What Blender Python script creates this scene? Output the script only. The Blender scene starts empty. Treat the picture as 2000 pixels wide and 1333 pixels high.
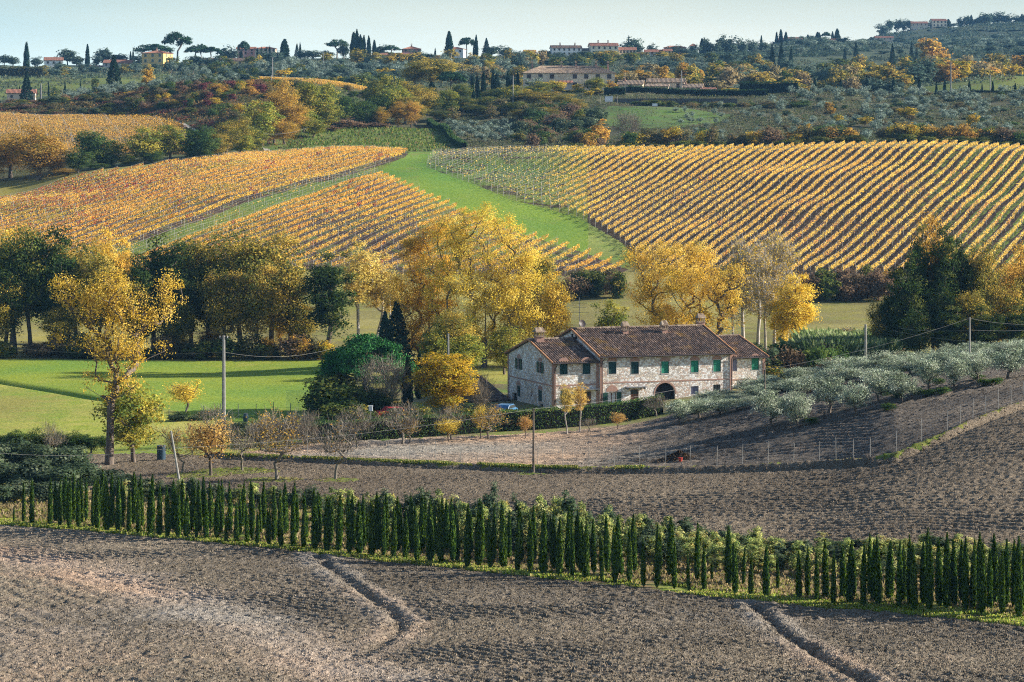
import bpy, math, random
import numpy as np
F = 5000.0
R = math.radians
scene = bpy.context.scene
coll = scene.collection
rng = np.random.default_rng(7)
random.seed(7)

# ------------------------------------------------------------------ objects
def tag(o, label=None, cat=None, group=None, kind=None):
    if label: o['label'] = label
    if cat: o['category'] = cat
    if group: o['group'] = group
    if kind: o['kind'] = kind
    return o

def link(o, parent=None):
    coll.objects.link(o)
    if parent is not None: o.parent = parent
    return o

def empty(name, loc=(0, 0, 0), rz=0.0, sc=(1, 1, 1)):
    o = bpy.data.objects.new(name, None)
    o.empty_display_size = 0.1
    o.location = loc; o.rotation_euler = (0, 0, rz); o.scale = sc
    return link(o)

def npmesh(name, V, Q, mats, col=None, mi=None, smooth=False, g=None):
    me = bpy.data.meshes.new(name)
    V = np.asarray(V, np.float32); Q = np.asarray(Q, np.int32)
    me.vertices.add(len(V)); me.vertices.foreach_set('co', V.ravel())
    k = Q.shape[1]
    me.loops.add(Q.size); me.loops.foreach_set('vertex_index', Q.ravel())
    me.polygons.add(len(Q))
    me.polygons.foreach_set('loop_start', np.arange(0, Q.size, k, dtype=np.int32))
    if mi is not None: me.polygons.foreach_set('material_index', np.asarray(mi, np.int32))
    me.polygons.foreach_set('use_smooth', np.full(len(Q), smooth, dtype=bool))
    me.update(calc_edges=True)
    if col is not None:
        a = me.attributes.new('col', 'FLOAT_COLOR', 'POINT')
        c4 = np.ones((len(V), 4), np.float32); c4[:, :3] = col
        a.data.foreach_set('color', c4.ravel())
    if g is not None:
        a = me.attributes.new('g', 'FLOAT', 'POINT')
        a.data.foreach_set('value', np.asarray(g, np.float32))
    for m in (mats if isinstance(mats, (list, tuple)) else [mats]): me.materials.append(m)
    return me

def mobj(name, me, parent=None):
    return link(bpy.data.objects.new(name, me), parent)

class MB:
    """collects simple shapes with mixed face sizes into one mesh"""
    def __init__(s): s.v = []; s.f = []; s.m = []
    def add(s, vs, fs, m=0):
        o = len(s.v); s.v += [tuple(p) for p in vs]
        for f in fs: s.f.append([i + o for i in f]); s.m.append(m)
        return s
    def box(s, x0, x1, y0, y1, z0, z1, m=0):
        return s.add([(x0,y0,z0),(x1,y0,z0),(x1,y1,z0),(x0,y1,z0),(x0,y0,z1),(x1,y0,z1),(x1,y1,z1),(x0,y1,z1)],
                     [(0,3,2,1),(4,5,6,7),(0,1,5,4),(1,2,6,5),(2,3,7,6),(3,0,4,7)], m)
    def tube(s, pts, rad, n=8, m=0, cap=True):
        pts = [np.array(p, float) for p in pts]
        if not hasattr(rad, '__len__'): rad = [rad] * len(pts)
        o = len(s.v)
        for i, p in enumerate(pts):
            d = pts[min(i + 1, len(pts) - 1)] - pts[max(i - 1, 0)]
            d = d / (np.linalg.norm(d) + 1e-9)
            a = np.cross(d, (0, 0, 1.0) if abs(d[2]) < .9 else (1.0, 0, 0)); a /= np.linalg.norm(a)
            b = np.cross(d, a)
            for k in range(n):
                t = 2 * math.pi * k / n
                s.v.append(tuple(p + rad[i] * (math.cos(t) * a + math.sin(t) * b)))
        for i in range(len(pts) - 1):
            for k in range(n):
                s.f.append([o + i*n + k, o + i*n + (k+1) % n, o + (i+1)*n + (k+1) % n, o + (i+1)*n + k]); s.m.append(m)
        if cap:
            s.f.append([o + k for k in range(n)]); s.m.append(m)
            s.f.append([o + (len(pts)-1)*n + k for k in reversed(range(n))]); s.m.append(m)
        return s
    def build(s, name, mats, parent=None, smooth=False):
        me = bpy.data.meshes.new(name); me.from_pydata(s.v, [], s.f)
        for m in (mats if isinstance(mats, (list, tuple)) else [mats]): me.materials.append(m)
        me.polygons.foreach_set('material_index', s.m)
        if smooth: me.polygons.foreach_set('use_smooth', [True] * len(s.f))
        me.update()
        return mobj(name, me, parent)

# ------------------------------------------------------------------ noise
def _h(ix, iy, s):
    n = (ix.astype(np.int64) * 374761393 + iy.astype(np.int64) * 668265263 + s * 1274126177) & 0xffffffff
    n = ((n ^ (n >> 13)) * 1274126177) & 0xffffffff
    n = ((n ^ (n >> 16)) * 2246822519) & 0xffffffff
    return ((n ^ (n >> 15)) & 0xffff) / 65535.0
def vn(x, y, s=0):
    x = np.asarray(x, float); y = np.asarray(y, float)
    ix = np.floor(x); iy = np.floor(y); fx = x - ix; fy = y - iy
    fx = fx*fx*(3-2*fx); fy = fy*fy*(3-2*fy)
    ix = ix.astype(np.int64); iy = iy.astype(np.int64)
    a = _h(ix, iy, s); b = _h(ix+1, iy, s); c = _h(ix, iy+1, s); d = _h(ix+1, iy+1, s)
    return (a*(1-fx)+b*fx)*(1-fy) + (c*(1-fx)+d*fx)*fy
def fbm(x, y, s=0, o=4):
    t = 0; w = 0; a = 1.0
    for i in range(o):
        t = t + a * vn(x * 2**i, y * 2**i, s + i*17); w += a; a *= .5
    return t / w

# ------------------------------------------------------------------ terrain
def pchip(xs, ys, x):
    xs = np.array(xs, float); ys = np.array(ys, float)
    h = np.diff(xs); d = np.diff(ys) / h; m = np.zeros(len(xs))
    for i in range(1, len(xs)-1):
        if d[i-1]*d[i] > 0:
            w1 = 2*h[i]+h[i-1]; w2 = h[i]+2*h[i-1]
            m[i] = (w1+w2) / (w1/d[i-1] + w2/d[i])
    m[0] = d[0]; m[-1] = d[-1]
    i = np.clip(np.searchsorted(xs, x) - 1, 0, len(h)-1)
    t = np.clip((x - xs[i]) / h[i], 0, 1)
    return (ys[i]*(1+2*t)*(1-t)**2 + m[i]*h[i]*t*(1-t)**2 + ys[i+1]*t*t*(3-2*t) + m[i+1]*h[i]*t*t*(t-1))

COLS = {
 -300: [(60,-19),(100,-22.6),(140,-25.1),(200,-28),(240,-29.5),(300,-30.7),(385,-30.8),(450,-31),(500,-29.5),(530,-26),(580,-19),(640,-13),(690,-10),(740,-1),(800,7),(850,12),(870,12),(920,14),(1000,15),(1100,22),(1200,30),(1300,39),(1400,44),(1500,49),(1600,55),(1700,57),(3600,90)],
 0: [(60,-19),(100,-22.5),(140,-25),(190,-27.6),(210,-28.5),(240,-29.5),(300,-30.7),(385,-30.8),(450,-31),(500,-29.5),(530,-26),(580,-19),(640,-12),(660,-11),(690,-9),(740,.7),(800,7.5),(850,13),(870,13.5),(900,17),(920,18),(1000,18),(1100,22.5),(1200,30),(1300,39.5),(1400,44),(1500,49),(1600,56),(1700,57),(3600,90)],
 200: [(60,-19),(100,-22.3),(140,-24.8),(182,-26.8),(210,-28.2),(240,-29.3),(300,-30.6),(385,-30.9),(450,-31),(500,-29.5),(530,-26),(580,-18.5),(640,-10),(690,-3.5),(700,-3.5),(740,0),(800,7),(840,11),(860,11.5),(900,20),(930,23.5),(960,24),(1000,22),(1100,24),(1200,30),(1300,39.5),(1400,44),(1500,50),(1600,56),(1700,57),(3600,90)],
 400: [(60,-19),(100,-22),(140,-24.6),(175,-26.4),(210,-27.8),(240,-28.8),(300,-30.5),(385,-31),(450,-31),(500,-29.5),(530,-25.5),(580,-17.5),(640,-8.5),(690,-2.5),(715,-.6),(740,0),(770,3.5),(800,9),(850,18),(900,25),(920,26),(960,25),(1000,24),(1100,28),(1200,34),(1300,41),(1400,47),(1500,53),(1600,57),(1700,58),(3600,90)],
 600: [(60,-19),(100,-22),(140,-24.7),(170,-26.2),(210,-27.6),(240,-28.6),(300,-30.3),(385,-30.8),(450,-31),(500,-29.3),(530,-25.7),(580,-17.6),(640,-8.8),(690,-2),(715,0),(735,1),(760,3),(800,7),(830,11),(860,17),(900,23.5),(930,26.5),(960,26.5),(1000,25),(1100,28),(1200,34),(1300,41),(1400,48),(1500,54),(1600,60),(1700,60),(3600,90)],
 800: [(60,-19),(100,-21.8),(140,-24.7),(165,-26.2),(200,-27.5),(240,-28.5),(300,-30),(385,-30.5),(450,-31),(500,-29),(540,-25),(560,-21.5),(600,-14),(660,-6),(710,-.3),(740,.9),(765,3),(800,7.2),(830,9),(870,14),(900,18),(1000,26),(1100,30),(1200,36),(1300,42),(1400,48),(1500,55),(1600,61),(1700,61),(3600,90)],
 1000: [(60,-19),(100,-21.8),(140,-24.6),(158,-25.8),(200,-27.2),(235,-28.2),(300,-29.8),(385,-30.3),(450,-30.8),(500,-28.8),(540,-25.2),(565,-21.3),(610,-13.5),(660,-5.7),(705,.8),(720,1.2),(740,1.2),(770,2.6),(800,5),(850,11),(900,17),(950,22),(1000,25.5),(1100,29),(1200,35),(1300,42),(1400,48),(1500,55),(1600,62),(1700,62),(3600,92)],
 1200: [(60,-19),(100,-21.8),(140,-24.7),(152,-25.5),(200,-27),(230,-27.8),(260,-28.5),(300,-29.5),(385,-30),(450,-30.5),(500,-28.5),(540,-25.5),(570,-21),(620,-12.5),(660,-5.6),(700,1.2),(712,2),(740,2.4),(770,4),(850,11),(900,17),(950,22.5),(1000,25),(1040,26),(1200,34),(1400,48),(1600,62),(1650,63),(1800,62),(3600,95)],
 1400: [(60,-19),(100,-21.9),(140,-25),(148,-25.7),(200,-26.6),(220,-26.9),(245,-26.6),(265,-26.6),(300,-28),(385,-29.8),(450,-30.3),(500,-28.6),(540,-25),(580,-18),(620,-11.5),(660,-5),(700,1.8),(712,2.3),(740,2.8),(850,11.5),(900,16.5),(950,21),(1000,24.5),(1040,25),(1200,32),(1400,47),(1600,62),(1700,66),(1850,68),(2400,92),(3600,100)],
 1600: [(60,-19),(100,-22),(130,-24.6),(145,-25.7),(200,-26),(215,-25.9),(235,-24.7),(260,-24),(280,-24.5),(320,-28),(385,-29.5),(450,-30),(490,-29),(510,-27.5),(530,-25),(580,-17),(650,-5),(695,2),(712,2.8),(750,3.5),(850,12),(900,16),(1000,24),(1040,23),(1200,30),(1400,45),(1800,75),(2200,96),(2500,97),(3600,100)],
 1740: [(60,-19),(100,-22),(130,-24.6),(143,-25.6),(200,-25),(218,-24),(240,-22.8),(262,-22.6),(290,-25),(320,-28),(385,-29.5),(450,-30),(490,-29),(510,-27.5),(530,-25),(580,-17),(650,-5),(693,2.1),(712,3),(750,4),(850,12.5),(900,16.5),(1000,24),(1040,24),(1100,28),(1200,32),(1400,44),(1800,74),(2200,95),(2450,108),(2600,124),(2700,124),(3600,110)],
 2000: [(60,-19),(100,-22),(125,-24.5),(138,-25.4),(170,-25),(200,-23),(222,-21.5),(245,-20.5),(265,-21),(300,-25),(330,-28),(385,-29.5),(450,-30),(490,-29),(520,-25.5),(580,-16),(650,-4.5),(690,2.2),(712,3.2),(750,5),(850,13),(900,17),(1000,24),(1040,24.5),(1100,34),(1120,34.5),(1250,34),(1400,46),(1800,74),(2000,86),(2300,104),(2600,134),(2750,136),(3600,110)],
 2300: [(60,-19),(100,-22),(125,-24.3),(135,-25.2),(170,-24),(200,-21.5),(222,-20),(245,-19.5),(265,-20),(300,-24),(330,-28),(385,-29.5),(450,-30),(490,-29),(520,-25.5),(580,-16),(650,-4.5),(690,2.2),(712,3.2),(750,5),(850,13),(900,17),(1000,24),(1040,24.5),(1100,34),(1250,34),(1400,46),(1800,74),(2000,86),(2300,104),(2600,138),(2750,140),(3600,110)],
}
YD = np.concatenate([np.arange(60, 800, 2.0), np.arange(800, 3601, 10.0)])
XD = np.arange(-300, 2301, 20.0)
_ck = sorted(COLS)
_tab = np.array([pchip(*zip(*COLS[c]), YD) for c in _ck])
HT = np.array([pchip(_ck, _tab[:, j], XD) for j in range(len(YD))]).T   # [xi, yi]
for _ in range(2):
    HT[1:-1] = .25*HT[:-2] + .5*HT[1:-1] + .25*HT[2:]

def hxY(x, Y):
    """ground height at bearing x and distance Y"""
    x = np.clip(np.asarray(x, float), -299.9, 2299.9); Y = np.clip(np.asarray(Y, float), 60, 3599)
    xi = (x + 300) / 20; i = xi.astype(int) if xi.shape else int(xi); fx = xi - i
    j = np.clip(np.searchsorted(YD, Y, side='right') - 1, 0, len(YD)-2)
    fy = (Y - YD[j]) / (YD[j+1] - YD[j])
    z = (HT[i, j]*(1-fx)+HT[i+1, j]*fx)*(1-fy) + (HT[i, j+1]*(1-fx)+HT[i+1, j+1]*fx)*fy
    X = (x - 1000) * Y / F
    return z + (vn(X/23, Y/23, 5) - .5) * np.clip((Y-100)/400, .15, 2.0)
def H(X, Y): return hxY(1000 + F*np.asarray(X, float)/np.asarray(Y, float), Y)

def hitY(x, y, ymin=96.0, ymax=3500.0):
    Ys = np.concatenate([np.arange(ymin, max(ymin, 800), .5), np.arange(max(ymin, 800), ymax, 2.0)])
    z = (305 - y) / F * Ys
    k = np.nonzero(hxY(np.full(len(Ys), float(x)), Ys) >= z)[0]
    return float(Ys[k[0]]) if len(k) else ymax
def P(x, y, ymin=96.0):
    Y = hitY(x, y, ymin); X = (x-1000)*Y/F
    return (X, Y, float(hxY(x, Y)))
def G(x, Y):
    return ((x-1000)*Y/F, Y, float(hxY(x, Y)))
def ypx(x, Y): return 305 - float(hxY(x, Y))*F/Y

def line(pts, ymin=96):
    """piecewise boundary: list of (x, ypx) -> function x -> Y"""
    xs = [p[0] for p in pts]; Ys = [hitY(p[0], p[1], p[2] if len(p) > 2 else ymin) for p in pts]
    return lambda x: np.interp(x, xs, Ys)
E1 = line([(-300,1005),(0,1026),(100,1033),(200,1042),(300,1050),(400,1059),(500,1069),(640,1085),(800,1101),(1000,1123),(1200,1146),(1333,1162),(1500,1177),(1600,1188),(1800,1205),(2000,1225),(2300,1250)])
STRIP = 25.0
E2 = lambda x: E1(x) + np.interp(x, [0, 600, 1200, 2000], [36, 27, 21, 19])
FN = line([(-300,876),(300,886),(480,896),(700,905),(900,912),(1045,918),(1260,919),(1400,917),(1600,908),(1700,902),(1750,893),(1850,850),(1900,826),(2000,790),(2300,720)])
PB = lambda x: np.interp(x, [-300,460,600,1000,1300,1340,1700,2300], [250,252,262,268,276,284,280,282])

def inpoly(px, py, poly):
    c = np.zeros(np.shape(px), bool); n = len(poly)
    for i in range(n):
        x1, y1 = poly[i]; x2, y2 = poly[(i+1) % n]
        if y1 == y2: continue
        c ^= ((y1 > py) != (y2 > py)) & (px < (x2-x1)*(py-y1)/(y2-y1) + x1)
    return c
def rp(pts, ymin=96):
    """region polygon in (bearing, distance): points (x, ypx) or (x, ypx, ymin) or (x, 'Y', dist)"""
    o = []
    for p in pts:
        if len(p) == 3 and p[1] == 'Y': o.append((p[0], p[2]))
        else: o.append((p[0], hitY(p[0], p[1], p[2] if len(p) > 2 else ymin)))
    return o
V1 = rp([(832,328),(900,352),(1000,392),(1130,425),(1215,475),(1245,508),(1300,'Y',541),(1420,'Y',538),(1590,'Y',530),(1760,'Y',530),(2300,'Y',512),
         (2300,'Y',692),(2000,'Y',693),(1800,'Y',696),(1600,'Y',697),(1400,'Y',700),(1200,'Y',704),(1000,'Y',712),(850,'Y',722)], 400)
V2 = rp([(798,'Y',728),(790,308),(735,340),(760,352),(830,385),(900,415),(1000,452),(1100,482),(1228,527),(1190,'Y',541),(1000,'Y',541),(800,'Y',541),(560,'Y',541),(200,'Y',543),(-300,'Y',545),
         (-300,'Y',650),(0,398),(60,385),(125,358),(250,338),(400,318),(500,304)], 400)
LANE = rp([(800,'Y',735),(790,308),(735,340),(760,352),(830,385),(900,415),(1000,452),(1100,482),(1228,527),(1245,508),(1215,475),(1130,425),(1000,392),(900,352),(832,328),(850,'Y',722),(860,'Y',737)], 400)
V3 = rp([(-300,'Y',735),(-300,'Y',865),(0,'Y',862),(180,'Y',853),(280,'Y',835),(360,'Y',800),(370,'Y',760),(260,'Y',738),(100,'Y',722)])
ROAD = [(-300,868),(0,868),(150,862),(200,856),(250,846),(300,832),(350,812),(400,785),(470,765),(520,752),(540,742)]
GREEN = rp([(500,'Y',760),(560,'Y',800),(700,'Y',832),(840,'Y',835),(870,'Y',800),(900,'Y',760),(900,'Y',738),(860,'Y',738),(700,'Y',733),(560,'Y',733)])
LAWN = rp([(1160,'Y',862),(1190,'Y',905),(1330,'Y',900),(1430,'Y',880),(1400,'Y',850),(1330,'Y',825),(1210,'Y',820)])

RUTS = [[(618,1086),(632,1100),(655,1118),(700,1152),(745,1185),(770,1203),(782,1218),(776,1236),(750,1256),(700,1282),(640,1305)],
        [(1468,1182),(1500,1208),(1530,1238),(1570,1265),(1610,1290),(1660,1318),(1720,1350),(1760,1375)],
        [(8,1172),(30,1188),(60,1212)]]
RUTW = [[P(*p)[:2] for p in r] for r in RUTS]
def segdist(X, Y, pl):
    d = np.full(X.shape, 1e9); sd = np.zeros(X.shape); tt = np.zeros(X.shape); L = len(pl)-1
    for i in range(L):
        (x1, y1), (x2, y2) = pl[i], pl[i+1]
        dx, dy = x2-x1, y2-y1; l2 = dx*dx+dy*dy
        t = np.clip(((X-x1)*dx+(Y-y1)*dy)/l2, 0, 1)
        ex = X-(x1+t*dx); ey = Y-(y1+t*dy); dd = np.hypot(ex, ey)
        s = np.sign(dx*(Y-y1)-dy*(X-x1)); m = dd < d
        d = np.where(m, dd, d); sd = np.where(m, s*dd, sd); tt = np.where(m, (i+t)/L, tt)
    return d, sd, tt

ys = np.concatenate([np.arange(60,95,.5), np.arange(95,202,.13), np.arange(202,335,.36), np.arange(335,500,.9), np.arange(500,740,1.0), np.arange(740,1100,2.4), np.arange(1100,3600,11.0)])
xs = np.concatenate([np.arange(-3000,-310,160.0), np.arange(-300,-40,8.0), np.arange(-40,2041,3.5), np.arange(2046,2301,8.0), np.arange(2400,5000,160.0)])
GX, GY = np.meshgrid(xs, ys)
WX = (GX-1000)*GY/F
GZ = hxY(GX, GY)
e1 = E1(GX); e2 = E2(GX); fn = FN(GX); pb = PB(GX)
front = GY < e1
back = (GY > e2) & (GY < fn)
# clods, furrows and wheel ruts of the tilled ground
th = R(14)
cl = fbm(WX*3.6, GY*2.2, 11, 3)
big = np.clip(vn(WX*5.5, GY*3.6, 31)-.66, 0, 1)*3
cr = (cl-.5)*.20 + big*.05
bl_, _, _ = segdist(WX, GY, [P(x, y)[:2] for x, y in [(-80,1070),(0,1088),(150,1112),(330,1165),(470,1215),(640,1300),(760,1345)]])
lq = (GX < 700) & (GY < np.interp(GX, [0, 700], [170, 118]))
fur = np.sin((np.where(lq, bl_, np.where(front, GY-e1, GY-e2)) + .8*vn(WX/7, GY/7, 3))*2*math.pi/1.3)
rowmod = vn(WX/2.5, (GY + WX*.1)*1.6, 41)
GZ = GZ + np.where(front, cr + .085*np.where(lq, .45, 1)*fur*np.clip(vn(WX/9, GY/6, 8)*2-.5, 0, 1) + (rowmod-.5)*.07, 0)
GZ = GZ + np.where(back, cr*1.0 + .10*fur*np.clip(vn(WX/12, GY/6, 9)*2-.5, 0, 1) + (rowmod-.5)*.08, 0)
for i, pl in enumerate(RUTW):
    d, sd, tt = segdist(WX, GY, pl)
    amp = [.19, .27, .0][i] * np.clip((1-tt)*3 if i == 0 else 1.0, 0, 1)
    amp = amp*(.55+.8*vn(WX*1.3, GY*.9, 151))
    d = d+(vn(WX*2.2, GY*1.6, 152)-.5)*.25
    GZ = GZ + amp*(-np.exp(-(d/.34)**2) + .40*np.exp(-((sd-.75)/.4)**2) + .3*np.exp(-((sd+.9)/.45)**2))
plot = (GY >= fn+.5) & (GY < pb) & (GX > 440)
# narrow furrows of the kitchen-garden plot, following the fence
pf = np.sin((GY-fn)*2*math.pi/1.5 + 1.5*vn(WX/6, GY/6, 61))
GZ = GZ + np.where(plot, .13*pf*np.clip(vn(WX/8, GY/5, 66)*1.6-.1, 0, 1) + (vn(WX*1.5, GY*1.5, 71)-.5)*.16, 0)
# bank in front of the fence, field drain across the meadow
db = GY-fn
GZ = GZ + np.where(GX > 400, .35*np.exp(-((db+.3)/1.0)**2) - .25*np.exp(-((db+2.2)/.8)**2), 0)
DR = [P(x, y, 200)[:2] for x, y in [(-60,735),(0,746),(60,756),(120,766),(180,777),(260,790)]]
dd, _, _ = segdist(WX, GY, DR)
GZ = GZ - .6*np.exp(-(dd/.9)**2)

CLS = ['ploughed_field','grass_verge','tilled_field','garden_plot','house_yard','meadow','valley_meadow','vineyard_ground','hillside_vineyard_ground','grass_lane','upper_vineyard_ground','scrub_hillside','pasture','lawn','dirt_road','far_hills','grass_bank']
ID = {n: i for i, n in enumerate(CLS)}
fx = (GX[:-1,:-1]+GX[1:,1:])/2; fy = (GY[:-1,:-1]+GY[1:,1:])/2; fX = (fx-1000)*fy/F
wob = (vn(fX/1.3, fy/1.3, 91)-.5)
cls = np.full(fx.shape, ID['scrub_hillside'])
cls[fy > 1080] = ID['far_hills']
cls[(fy > 1150) & (fy < 1420) & (fx < 330)] = ID['pasture']
cls[fy < 700] = ID['valley_meadow']
cls[fy < 385] = ID['meadow']
FE1 = E1(fx); FE2 = E2(fx); FF = FN(fx); FP = PB(fx)
cls[(fy < 335) & (fx > 560) & (fx < 1560)] = ID['house_yard']
cls[(fy < 262) & (fx < 470)] = ID['meadow']
cls[(fy > FF+wob) & (fy < FP+wob*2) & (fx > 440)] = ID['garden_plot']
cls[fy < FF+wob] = ID['tilled_field']
cls[(np.abs(fy-FF) < np.where((fx < 1270) | ((fx > 1745) & (fx < 1880)), .8, .3)+wob*1.6) & (fx > 440)] = ID['grass_bank']
cls[(fy < FE2+wob*3)] = ID['grass_verge']
cls[(fy < FE1+wob)] = ID['ploughed_field']
def setp(poly, name, w=0):
    cls[inpoly(fx, fy, poly)] = ID[name]
for px_, py_, a_, b_ in ((395,928,3.2,1.6),(452,920,3.5,1.3),(490,922,2.5,1.0),(535,938,2.6,1.2),(655,938,1.9,1.0),(1045,926,1.5,.7)):
    q_ = P(px_, py_); cls[((fX-q_[0])/a_)**2+((fy-q_[1])/b_/2)**2+wob*.5 < 1] = ID['grass_bank']
setp(V3, 'upper_vineyard_ground')
setp(LANE, 'grass_lane'); setp(V2, 'hillside_vineyard_ground'); setp(V1, 'vineyard_ground')
setp(GREEN, 'pasture'); setp(LAWN, 'lawn')
setp(rp([(1700,'Y',1060),(2300,'Y',1045),(2300,'Y',1180),(1700,'Y',1150)]), 'pasture')
cls[(np.abs(fy-np.interp(fx, [p[0] for p in ROAD], [p[1] for p in ROAD])) < 2.3+wob) & (fx < 540)] = ID['dirt_road']
# how grassy each point is
gatt = vn(WX/4, GY/4, 101)*.5
RT = .37
perp = (WX - RT*GY)/math.sqrt(1+RT*RT)
right = np.clip((GX-1620)/300, 0, 1)
alt = (np.sin(perp*math.pi/2.65) > 0).astype(float)
gv = right*alt*.62 + (1-right)*.12*vn(WX/3, GY/9, 111) + np.clip((1150-GX)/200, 0, 1)*.35
gatt = np.where((GY > 500) & (GX > 800) & (GY < 720), gv, gatt)
vl = (GY > 500) & (GX <= 800) & (GY < 760)
_a = P(500, 402, 500); _b = P(600, 378, 500); _c = ((_a[0]-.42*_a[1])+(_b[0]-.42*_b[1]))/2
gatt = np.where(vl, np.where(np.abs(WX-.42*GY-_c) < 5.5, .75, .2)+.35*vn(WX/5, GY/5, 77), gatt)
DRL = line([(-300,735),(0,746),(260,790),(480,828)], 200)(GX)
gatt = np.where((GY > 165) & (GY < 386) & (GX < 660), np.where(GY < DRL, .15, .75)+.7*vn(WX/9, GY/16, 55)+.45*vn(WX/1.6, GY/2.4, 56)-.2, gatt)
gatt = np.where(plot, np.clip((1420-GX)/450, 0, 1)+.4*(vn(WX/5, GY/3, 57)-.5), gatt)
pl_, _, _ = segdist(WX, GY, [P(x, y)[:2] for x, y in [(-80,1070),(0,1088),(150,1112),(330,1165),(470,1215),(640,1300),(760,1345)]])
pale = np.exp(-(pl_/3.0)**2)*.9 + np.clip((420-GX)/500, 0, 1)*np.clip((145-GY)/12, 0, .5)
for r_ in RUTW[:2]:
    pl_, _, _ = segdist(WX, GY, r_); pale = np.maximum(pale, .55*np.exp(-((pl_-.9)/.7)**2))
gatt = np.where(GY < e1, pale*(.55+.6*vn(WX*.6, GY*.35, 121)) + .22*vn(WX/6, GY/3, 131), gatt)
gatt = np.where((GY > 560) & (GX > 820) & (GX < 1150) & (GY < 725), .45+.3*vn(WX/4, GY/4, 141), gatt)
allV = np.stack([WX, GY, GZ], -1).reshape(-1, 3)
nx = len(xs)
jj, ii = np.meshgrid(np.arange(len(ys)-1), np.arange(nx-1), indexing='ij')
allQ = np.stack([jj*nx+ii, jj*nx+ii+1, (jj+1)*nx+ii+1, (jj+1)*nx+ii], -1).reshape(-1, 4)
clsf = cls.ravel(); gflat = gatt.ravel()
HAZE = .00005; EXPO = 1.15
# ------------------------------------------------------------------ materials
def nmat(name):
    m = bpy.data.materials.new(name); m.use_nodes = True
    nt = m.node_tree; nt.nodes.clear()
    out = nt.nodes.new('ShaderNodeOutputMaterial')
    return m, nt, out
def N(nt, t, **kw):
    n = nt.nodes.new(t)
    for k, v in kw.items():
        if k == 'loc': continue
        if k in n.inputs: n.inputs[k].default_value = v
        else: setattr(n, k, v)
    return n
def ramp(nt, fac, stops, interp='LINEAR'):
    r = nt.nodes.new('ShaderNodeValToRGB'); cr = r.color_ramp; cr.interpolation = interp
    while len(cr.elements) < len(stops): cr.elements.new(.5)
    for e, (p, c) in zip(cr.elements, stops):
        e.position = p; e.color = (*c, 1) if len(c) == 3 else c
    nt.links.new(fac, r.inputs[0]); return r.outputs[0]
def noise(nt, vec, scale, detail=4, rough=.6):
    n = nt.nodes.new('ShaderNodeTexNoise'); n.inputs['Scale'].default_value = scale
    n.inputs['Detail'].default_value = detail; n.inputs['Roughness'].default_value = rough
    nt.links.new(vec, n.inputs['Vector']); return n.outputs['Fac']
def mix(nt, a, b, f, mode='MIX'):
    n = nt.nodes.new('ShaderNodeMix'); n.data_type = 'RGBA'; n.blend_type = mode
    for s, v in ((n.inputs[0], f), (n.inputs[6], a), (n.inputs[7], b)):
        if hasattr(v, 'is_linked') or hasattr(v, 'links'): nt.links.new(v, s)
        elif isinstance(v, (int, float)): s.default_value = v
        else: s.default_value = (*v, 1)
    return n.outputs[2]
def mathn(nt, op, a, b=0.0, clamp=False):
    n = nt.nodes.new('ShaderNodeMath'); n.operation = op; n.use_clamp = clamp
    for i, v in enumerate((a, b)):
        if isinstance(v, (int, float)): n.inputs[i].default_value = v
        else: nt.links.new(v, n.inputs[i])
    return n.outputs[0]
def mapping(nt, vec, sc=(1,1,1), rot=(0,0,0)):
    n = nt.nodes.new('ShaderNodeMapping'); n.inputs['Scale'].default_value = sc; n.inputs['Rotation'].default_value = rot
    nt.links.new(vec, n.inputs['Vector']); return n.outputs[0]
def pbsdf(nt, out, col, rough=.9, bump=None, bs=.5, bd=.1, spec=.2, metal=0):
    b = nt.nodes.new('ShaderNodeBsdfPrincipled'); b.inputs['Roughness'].default_value = rough
    b.inputs['Specular IOR Level'].default_value = spec; b.inputs['Metallic'].default_value = metal
    if isinstance(col, tuple): b.inputs['Base Color'].default_value = (*col, 1)
    else: nt.links.new(col, b.inputs['Base Color'])
    if bump is not None:
        bn = nt.nodes.new('ShaderNodeBump'); bn.inputs['Strength'].default_value = bs; bn.inputs['Distance'].default_value = bd
        nt.links.new(bump, bn.inputs['Height']); nt.links.new(bn.outputs[0], b.inputs['Normal'])
    nt.links.new(b.outputs[0], out.inputs[0]); return b

def ground(name, soil, grass, lo=.35, hi=.65, sc=1.0, bd=.12, bs=.8, rot=0.0, stretch=1.0, drysc=.035):
    """soil = 3 colours dark..light, grass = 3 colours; the mix comes from the g attribute and noise"""
    m, nt, out = nmat(name)
    tc = nt.nodes.new('ShaderNodeTexCoord').outputs['Object']
    v = mapping(nt, tc, (1, stretch, 1), (0, 0, rot))
    n1 = noise(nt, v, 2.4*sc, 7, .72); n2 = noise(nt, tc, drysc, 3, .5); n3 = noise(nt, tc, .35*sc, 5, .6)
    s = ramp(nt, n1, [(.33, soil[0]), (.5, soil[1]), (.68, soil[2])])
    s = mix(nt, s, ramp(nt, n2, [(.35, (.72,.70,.68)), (.62, (1.22,1.2,1.16))]), 1.0, 'MULTIPLY')
    g = ramp(nt, n1, [(.3, grass[0]), (.5, grass[1]), (.7, grass[2])])
    g = mix(nt, g, ramp(nt, n2, [(.38, (1,1,1)), (.6, (1.45,1.12,.9))]), 1.0, 'MULTIPLY')
    at = nt.nodes.new('ShaderNodeAttribute'); at.attribute_name = 'g'
    f = mathn(nt, 'ADD', at.outputs['Fac'], mathn(nt, 'MULTIPLY', mathn(nt, 'SUBTRACT', n3, .5), 1.4))
    f = ramp(nt, f, [(lo, (0,0,0)), (hi, (1,1,1))])
    c = mix(nt, s, g, f)
    pbsdf(nt, out, c, .95, n1, bs, bd, .1)
    return m
SOIL = [(.038,.031,.023),(.165,.138,.104),(.37,.32,.25)]
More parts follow.
